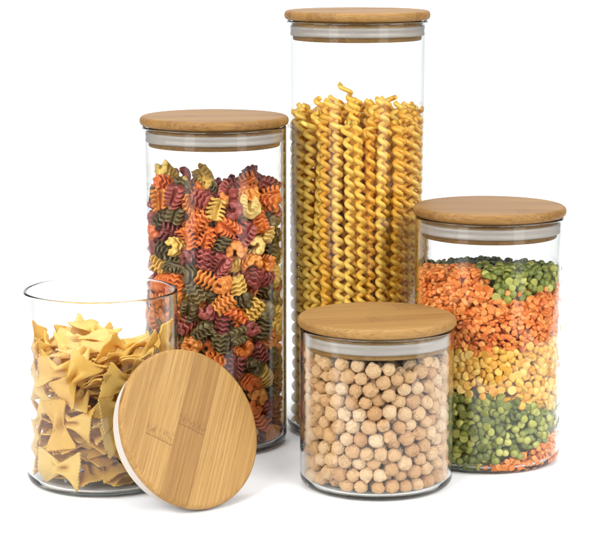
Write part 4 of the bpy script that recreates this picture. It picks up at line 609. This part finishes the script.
# ------------------------------------------------------------------ heaps: settled positions (piece, metres x 1e5, quaternion x 1e3)
def depth_from_glass(p, ri=.048):
    """How far behind the near side of its jar's wall a piece lies."""
    return p[1] + math.sqrt(max(1e-9, ri * ri - p[0] * p[0]))
def merged(name, protos, items, materials, parent_loc, label):
    """The pieces nobody can tell apart behind the others: one object."""
    VV, FF, MI, off = [], [], [], 0
    for pi, mi, mat in items:
        V, F = protos[pi]; A = np.asarray(V); Mx = np.array(mat)
        VV.append(A @ Mx[:3, :3].T + Mx[:3, 3]); FF += [tuple(off + q for q in f) for f in F]; MI += [mi] * len(F); off += len(A)
    me = bpy.data.meshes.new(name); me.from_pydata(np.vstack(VV).tolist(), [], FF); me.update()
    for m in materials: me.materials.append(m)
    me.polygons.foreach_set('material_index', MI); me.polygons.foreach_set('use_smooth', [True] * len(me.polygons))
    o = link(name, me); o.location = parent_loc; o['kind'] = 'stuff'; o['label'] = label
    return o
def settle(row):
    if len(row) == 4: return 0, Vector([v / 1e5 for v in row[:3]]), None, row[3] / 1e5
    return row[0], Vector([v / 1e5 for v in row[1:4]]), Quaternion([v / 1000 for v in row[4:8]]).normalized(), 1.0

# bow ties in the open jar
jx, jy, jh = JARS['farfalle']; base = Vector((jx, jy, .0004))
protos = [farfalle_shape(k + 1) for k in range(6)]
datas = [mesh_data('bow_tie_pasta', V, F, M_FARF) for V, F in protos]
rows = [settle(r) for r in FARF]
rows.sort(key=lambda t: depth_from_glass(t[1]) - (.03 if t[1].z > .085 else 0))
near, far = rows[:130], rows[130:]
peak = max(near, key=lambda t: t[1].z)
first = None
for t in near:
    o = bpy.data.objects.new('bow_tie_pasta', datas[t[0]]) if first is None else first.copy()
    if first is None: first = o
    o.data = datas[t[0]]; COL.objects.link(o)
    o.matrix_world = Matrix.Translation(base + t[1]) @ t[2].to_matrix().to_4x4()
    tag(o, 'pale yellow bow tie pasta piece in the heap inside the open jar', 'pasta', 'bow tie pasta in the open jar')
if far:
    merged('bow_tie_pasta_heap', protos, [(t[0], 0, Matrix.Translation(t[1]) @ t[2].to_matrix().to_4x4()) for t in far], [M_FARF], base, 'bow tie pasta deep inside the open jar')

# ruffled pieces in four colours
jx, jy, jh = JARS['radiatori']; base = Vector((jx, jy, .0004))
protos = [radiatori_shape(k + 1) for k in range(6)]
hues = ['orange', 'maroon', 'olive', 'cream']
datas = {h: [mesh_data('ruffled_pasta', V, F, RADI[h]) for V, F in protos] for h in hues}
words = {'orange': 'orange', 'maroon': 'dark red', 'olive': 'dark olive brown', 'cream': 'creamy yellow'}
rows = [settle(r) for r in RADIATORI]
rg = random.Random(11)
rows = [(t[0], Vector((t[1].x * .98, t[1].y * .98, t[1].z + .0004)), t[2], rg.choices(hues, [.33, .28, .23, .16])[0]) for t in rows]
BULK = 1.09
rows.sort(key=lambda t: depth_from_glass(t[1]) - (.03 if t[1].z > .165 else 0))
near, far = rows[:300], rows[300:]
for t in near:
    o = link('ruffled_pasta', datas[t[3]][t[0]])
    o.matrix_world = Matrix.LocRotScale(base + t[1], t[2], (BULK,) * 3)
    tag(o, f'{words[t[3]]} ruffled curl of pasta in the second tallest jar', 'pasta', f'{words[t[3]]} ruffled pasta in the second tallest jar')
merged('ruffled_pasta_heap', protos, [(t[0], hues.index(t[3]), Matrix.LocRotScale(t[1], t[2], (BULK,) * 3)) for t in far], [RADI[h] for h in hues], base, 'mixed ruffled pasta deep inside the second tallest jar')

# long curly strands standing in the tallest jar
jx, jy, jh = JARS['strands']; base = Vector((jx, jy, .0004))
def strand_mesh(x, y, top, phase, rg):
    z0, pitch = .0060, .0085 * rg.uniform(.93, 1.07); pw, pp = rg.uniform(.2, .7), rg.uniform(0, 6)
    a, tr, ns = .0021 * rg.uniform(.85, 1.15), .00182 * rg.uniform(.95, 1.05), 9
    turns = (top - z0) / pitch; n_ = int(turns * 15)
    lean_x, lean_y = rg.gauss(0, .0036), rg.gauss(0, .0036); k1, p1 = rg.uniform(.8, 1.6), rg.uniform(0, 6)
    r0 = math.hypot(x, y)
    tipd = rg.uniform(0, 6.3); tipa = rg.choice([0, .003, .006, .010]) if r0 < .04 else rg.uniform(0, .004)
    loose = rg.uniform(0, 1.3)
    C = []
    for i in range(n_ + 1):
        s = i / n_; z = z0 + (top - z0) * s
        th = phase - 2 * math.pi * turns * s + pw * math.sin(s * 9 + pp)
        aa = a * (1 + loose * max(0, (s - .93) / .07) ** 1.5)
        bx = x + lean_x * (s - .3) + .0010 * math.sin(k1 * s * 6.28 + p1) + tipa * max(0, (s - .91) / .09) ** 2 * math.cos(tipd)
        by = y + lean_y * (s - .3) + .0010 * math.cos(k1 * s * 6.28 + p1) + tipa * max(0, (s - .91) / .09) ** 2 * math.sin(tipd)
        rr = math.hypot(bx, by); lim = .0440
        if rr > lim: bx *= lim / rr; by *= lim / rr
        C.append((bx + aa * math.cos(th), by + aa * math.sin(th), z))
    C = np.array(C); T = np.gradient(C, axis=0); T /= np.linalg.norm(T, axis=1, keepdims=True)
    A = np.cross(T, [0, 0, 1.0]); A /= np.linalg.norm(A, axis=1, keepdims=True); B = np.cross(T, A)
    V = []
    for c, a_, b_ in zip(C, A, B):
        for k in range(ns):
            q = 2 * math.pi * k / ns; V.append(c + tr * (math.cos(q) * a_ + math.sin(q) * b_))
    F = grid_faces(len(C), ns, wrap_v=True); F += [tuple(reversed(range(ns))), tuple((len(C) - 1) * ns + k for k in range(ns))]
    return V, F
rg = random.Random(3)
spots = []
for r, n_ in ((.0437, 34), (.0362, 28), (.0287, 21), (.0212, 15), (.0137, 9), (.006, 4)):
    off = rg.uniform(0, 6)
    for k in range(n_):
        a = off + 2 * math.pi * k / n_ + rg.uniform(-.05, .05)
        spots.append((r * math.cos(a), r * math.sin(a), r))
tops = [.2300 + rg.uniform(-.009, .007) + (.004 if r < .03 else 0) for _, _, r in spots]
tallest = min(range(len(spots)), key=lambda i: (spots[i][0] - .004) ** 2 + (spots[i][1] - .02) ** 2); tops[tallest] = .2490
for i, ((x, y, r), tp) in enumerate(zip(spots, tops)):
    V, F = strand_mesh(x, y, tp, rg.uniform(0, 6.3), rg)
    o = link('curly_pasta_strand', mesh_data('curly_pasta_strand', V, F, M_STRAND)); o.location = base
    if i == tallest: tag(o, 'golden curly pasta strand that pokes highest above the bundle', 'pasta', 'long curly pasta in the tallest jar')
    else: tag(o, 'golden curly strand among the upright bundle in the tallest jar', 'pasta', 'long curly pasta in the tallest jar')

# chickpeas
def ico(sub):
    t = (1 + 5 ** .5) / 2
    V = [Vector(v).normalized() for v in ((-1, t, 0), (1, t, 0), (-1, -t, 0), (1, -t, 0), (0, -1, t), (0, 1, t), (0, -1, -t), (0, 1, -t), (t, 0, -1), (t, 0, 1), (-t, 0, -1), (-t, 0, 1))]
    F = [(0, 11, 5), (0, 5, 1), (0, 1, 7), (0, 7, 10), (0, 10, 11), (1, 5, 9), (5, 11, 4), (11, 10, 2), (10, 7, 6), (7, 1, 8), (3, 9, 4), (3, 4, 2), (3, 2, 6), (3, 6, 8), (3, 8, 9), (4, 9, 5), (2, 4, 11), (6, 2, 10), (8, 6, 7), (9, 8, 1)]
    for _ in range(sub):
        mid, G = {}, []
        def m(a, b):
            k = (min(a, b), max(a, b))
            if k not in mid: mid[k] = len(V); V.append(((V[a] + V[b]) / 2).normalized())
            return mid[k]
        for a, b, c in F:
            ab, bc, ca = m(a, b), m(b, c), m(c, a); G += [(a, ab, ca), (b, bc, ab), (c, ca, bc), (ab, bc, ca)]
        F = G
    return V, F
def chickpea_shape(seed, sub):
    V, F = ico(sub); rg = random.Random(seed); o = Vector((rg.uniform(0, 50), rg.uniform(0, 50), seed)); out = []
    sx, sy = rg.uniform(.90, 1.04), rg.uniform(.90, 1.06); bk = rg.uniform(.16, .26)
    for v in V:
        ang = math.acos(max(-1, min(1, v.z)))
        r = .97 + bk * math.exp(-(ang / .30) ** 2) - .06 * math.exp(-((ang - .62) / .25) ** 2)
        r -= .12 * math.exp(-(v.y / .11) ** 2) * (1 if v.x > 0 else .45) * max(0, math.sin(ang)) ** .6      # the cleft
        r += .10 * noise.noise(v * 1.4 + o) + .05 * noise.noise(v * 3.2 + o)
        for f, d in ((1.6, .085), (2.7, .035)):                                                             # wrinkles
            r -= d * max(0.0, 1 - abs(noise.noise(v * f + o * 1.3)) / .15)
        out.append((v.x * r * sx, v.y * r * sy, v.z * r))
    return np.array(out), F
jx, jy, jh = JARS['chickpeas']; base = Vector((jx, jy, .0004))
protos = [chickpea_shape(k + 1, 4) for k in range(6)]; low = [chickpea_shape(k + 1, 3) for k in range(6)]
datas = [mesh_data('chickpea', V, F, M_CHICK) for V, F in protos]
rows = [settle(r) for r in CHICK]
rg = random.Random(8)
rows = [(rg.randrange(6), Vector((t[1].x * .985, t[1].y * .985, t[1].z + .0003)), Euler((rg.uniform(0, 6.3), rg.uniform(0, 6.3), rg.uniform(0, 6.3))).to_quaternion(), t[3] * 1.09) for t in rows]
rows.sort(key=lambda t: depth_from_glass(t[1]))
first = None
for t in rows[:300]:
    o = bpy.data.objects.new('chickpea', datas[0]) if first is None else first.copy()
    if first is None: first = o
    o.data = datas[t[0]]; COL.objects.link(o)
    o.matrix_world = Matrix.LocRotScale(base + t[1], t[2], (t[3],) * 3)
    tag(o, 'beige wrinkled chickpea behind the glass of the shortest lidded jar', 'chickpea', 'chickpeas in the shortest jar')
merged('chickpea_filling', low, [(t[0], 0, Matrix.LocRotScale(t[1], t[2], (t[3],) * 3)) for t in rows[300:]], [M_CHICK], base, 'chickpeas deeper inside the shortest jar')

# pulses in layers
def split_shape(dia, dome, seed, sub=3, flat=.12):
    """Half of a split pulse: a flat face and a dome, with a soft edge."""
    V, F = ico(sub); rg = random.Random(seed); o = Vector((seed, rg.uniform(0, 9), 0)); out = []
    for v in V:
        rad = math.hypot(v.x, v.y); k = dia / 2 * (1 + .07 * noise.noise(v * 1.3 + o))
        z = dome * max(v.z, 0) ** .8 if v.z > 0 else -dome * flat * (min(1, -v.z * 2.2))
        sc = 1.0 if v.z > 0 else min(1.0, 1.0 + .0)
        rr = rad ** .78 if v.z > 0 else rad ** .55
        out.append((v.x / (rad + 1e-9) * rr * k * sc, v.y / (rad + 1e-9) * rr * k * sc, z - dome * .4))
    return np.array(out), F
def lens_shape(dia, thick, seed, sub=2):
    V, F = ico(sub); o = Vector((seed, 2, 0))
    return np.array([(v.x * dia / 2, v.y * dia / 2, v.z * thick / 2 * (1 + .1 * noise.noise(v + o))) for v in V]), F
jx, jy, jh = JARS['lentils']; base = Vector((jx, jy, .0004))
KINDS = ['red', 'yellow', 'green', 'dark']
PROT = {'red': [split_shape(.0042, .00105, k, 3, .7) for k in range(3)], 'yellow': [split_shape(.0060, .0027, k + 5, 3) for k in range(3)],
        'green': [split_shape(.0056, .0027, k + 9, 3) for k in range(3)], 'dark': [lens_shape(.0048, .0023, k) for k in range(3)]}
SMALL = {'red': [split_shape(.0042, .00105, k, 2, .7) for k in range(3)], 'yellow': [split_shape(.0060, .0027, k + 5, 2) for k in range(3)],
        'green': [split_shape(.0056, .0027, k + 9, 2) for k in range(3)], 'dark': [lens_shape(.0048, .0023, k) for k in range(3)]}
MATS = {'red': M_RED, 'yellow': M_YEL, 'green': M_GRN, 'dark': M_DRK}
RAD = {'red': .00126, 'yellow': .0023, 'green': .0022, 'dark': .0018}
def top_at(x, y): return .1345 - .055 * y + .0006 * math.sin(x * 300)
def lerp(u, pts): return float(np.interp(u, [p[0] for p in pts], [p[1] for p in pts]))
def pulse_kind(x, y, z, rg):
    u = x / .048; j = rg.gauss(0, .0011)
    tp = top_at(x, y)
    if y > .012 and z > tp - .010: return 'dark'
    if z > .121 + j * 1.6 + .004 * (u - .4) and u > -.14 + (.131 - z) * 12 + j * 30: return 'green'
    if z > lerp(u, [(-1, .084), (0, .083), (.5, .0855), (.9, .0905), (1, .0915)]) + j * 1.5: return 'red'
    if z > lerp(u, [(-1, .0575), (-.4, .0560), (0, .0520), (.9, .0400), (1, .039)]) + j * 1.6: return 'yellow'
    if z < lerp(u, [(-1, .0), (-.1, .0035), (.4, .011), (.9, .0225), (1, .024)]) + j: return 'red'
    return 'green'
rg = random.Random(21); nr = np.random.RandomState(21)
RI = .0477; CORE = .0385
def shell_points():
    P, K = [], []
    target = {'red': 5.4e7 * .60, 'yellow': 1.3e7 * .75, 'green': 1.45e7 * .75, 'dark': 2.3e7 * .7}
    dens = max(target.values()); vol_h = .142
    n_try = int(dens * math.pi * (RI ** 2) * vol_h)
    q = nr.rand(n_try, 3)
    r = RI * np.sqrt(q[:, 0]); a = q[:, 1] * 2 * math.pi; z = .0038 + q[:, 2] * vol_h
    x, y = r * np.cos(a), r * np.sin(a)
    acc = nr.rand(n_try)
    for i in range(n_try):
        tp = top_at(x[i], y[i])
        if z[i] > tp - .001: continue
        if r[i] < CORE and z[i] < tp - .009: continue
        k = pulse_kind(x[i], y[i], z[i], rg)
        if acc[i] > target[k] / dens: continue
        P.append((x[i], y[i], z[i])); K.append(k)
    return np.array(P), K
P, K = shell_points()
RR = np.array([RAD[k] for k in K])
def pairs_of(P, reach):
    kd = KDTree(len(P))
    for i, p in enumerate(P): kd.insert(p, i)
    kd.balance(); I, J = [], []
    for i, p in enumerate(P):
        for _, j, _d in kd.find_range(p, reach):
            if j > i: I.append(i); J.append(j)
    return np.array(I), np.array(J)
for outer in range(7):
    I, J = pairs_of(P, .0052)
    for it in range(7):
        d = P[J] - P[I]; L = np.linalg.norm(d, axis=1) + 1e-9
        ov = (RR[I] + RR[J]) - L; mk = ov > 0
        push = (d[mk] / L[mk, None]) * (ov[mk] * .42)[:, None]
        D = np.zeros_like(P); c = np.ones(len(P))
        np.add.at(D, J[mk], push); np.add.at(D, I[mk], -push); np.add.at(c, J[mk], .25); np.add.at(c, I[mk], .25)
        P = P + D / c[:, None]
        r = np.hypot(P[:, 0], P[:, 1]); lim = RI - RR * .62
        s = np.where(r > lim, lim / np.maximum(r, 1e-9), 1.0); P[:, 0] *= s; P[:, 1] *= s
        P[:, 2] = np.maximum(P[:, 2], .0036 + RR * .7)
        tp = .1345 - .055 * P[:, 1]
        P[:, 2] = np.minimum(P[:, 2], tp)
        r = np.hypot(P[:, 0], P[:, 1]); inside = (r < CORE - .001) & (P[:, 2] < tp - .010)
        s = np.where(inside, (CORE - .001) / np.maximum(r, 1e-6), 1.0); P[:, 0] *= s; P[:, 1] *= s
items = []
for p, k in zip(P, K):
    out = Vector((p[0], p[1], 0)); rim_d = RI - out.length
    out = out.normalized() if out.length > 1e-6 else Vector((0, -1, 0))
    rv = Vector(nr.normal(size=3)).normalized()
    if rim_d < .0045: nrm = out * (1.25 if rg.random() < .72 else .15) * (1 if rg.random() < .7 else -1) + rv * .75
    else: nrm = rv
    if k == 'red': nrm = nrm * .8 + Vector((0, 0, .55))
    if p[2] > .1345 - .055 * p[1] - .004: nrm = nrm + Vector((0, 0, 1.2))
    q = nrm.normalized().to_track_quat('Z', 'Y') @ Quaternion((0, 0, 1), rg.uniform(0, 6.3))
    s = rg.uniform(.86, 1.12)
    items.append((k, rg.randrange(3), Vector(p), q, s))
SAY = {'red': ('orange_lentil', 'small orange split lentil in the layered jar of pulses', 'lentil', 'orange lentils in the layered jar'),
       'yellow': ('yellow_split_pea', 'yellow split pea in the middle layer of the jar of pulses', 'split pea', 'yellow split peas in the layered jar'),
       'green': ('green_split_pea', 'green split pea in the layered jar of pulses', 'split pea', 'green split peas in the layered jar'),
       'dark': ('dark_green_lentil', 'dark green lentil on top of the layered jar of pulses', 'lentil', 'dark lentils on top of the layered jar')}
rest = []
for k in KINDS:
    name, label, cat, grp = SAY[k]
    mine = [t for t in items if t[0] == k]
    mine.sort(key=lambda t: depth_from_glass(t[2]) if k != 'dark' else -t[2].z)
    datas = [mesh_data(name, V, F, MATS[k]) for V, F in PROT[k]]
    proto = None
    lim = [t for t in mine if k == 'dark' or depth_from_glass(t[2]) < .012][:300]
    ids = set(id(t) for t in lim)
    for t in lim:
        o = bpy.data.objects.new(name, datas[0]) if proto is None else proto.copy()
        if proto is None: proto = o
        o.data = datas[t[1]]; COL.objects.link(o)
        o.matrix_world = Matrix.LocRotScale(base + t[2], t[3], (t[4],) * 3)
        tag(o, label, cat, grp)
    rest += [t for t in mine if id(t) not in ids]
flat = [pr for k in KINDS for pr in SMALL[k]]
its = [(KINDS.index(t[0]) * 3 + t[1], KINDS.index(t[0]), Matrix.LocRotScale(t[2], t[3], (t[4],) * 3)) for t in rest]
# the heart of the filling, behind everything that shows
for k, z0, z1 in (('green', .0045, .046), ('yellow', .0462, .083), ('red', .0832, .1235)):
    flat.append(lathe([(0, z0), (CORE - .002, z0), (CORE - .002, z1), (0, z1)], 48))
    its.append((len(flat) - 1, KINDS.index(k), Matrix.Identity(4)))
merged('pulse_filling', flat, its, [MATS[k] for k in KINDS], base, 'mixed lentils and split peas behind the nearest ones in the layered jar')
print('pulses', {k: K.count(k) for k in KINDS}, 'strands', len(spots))
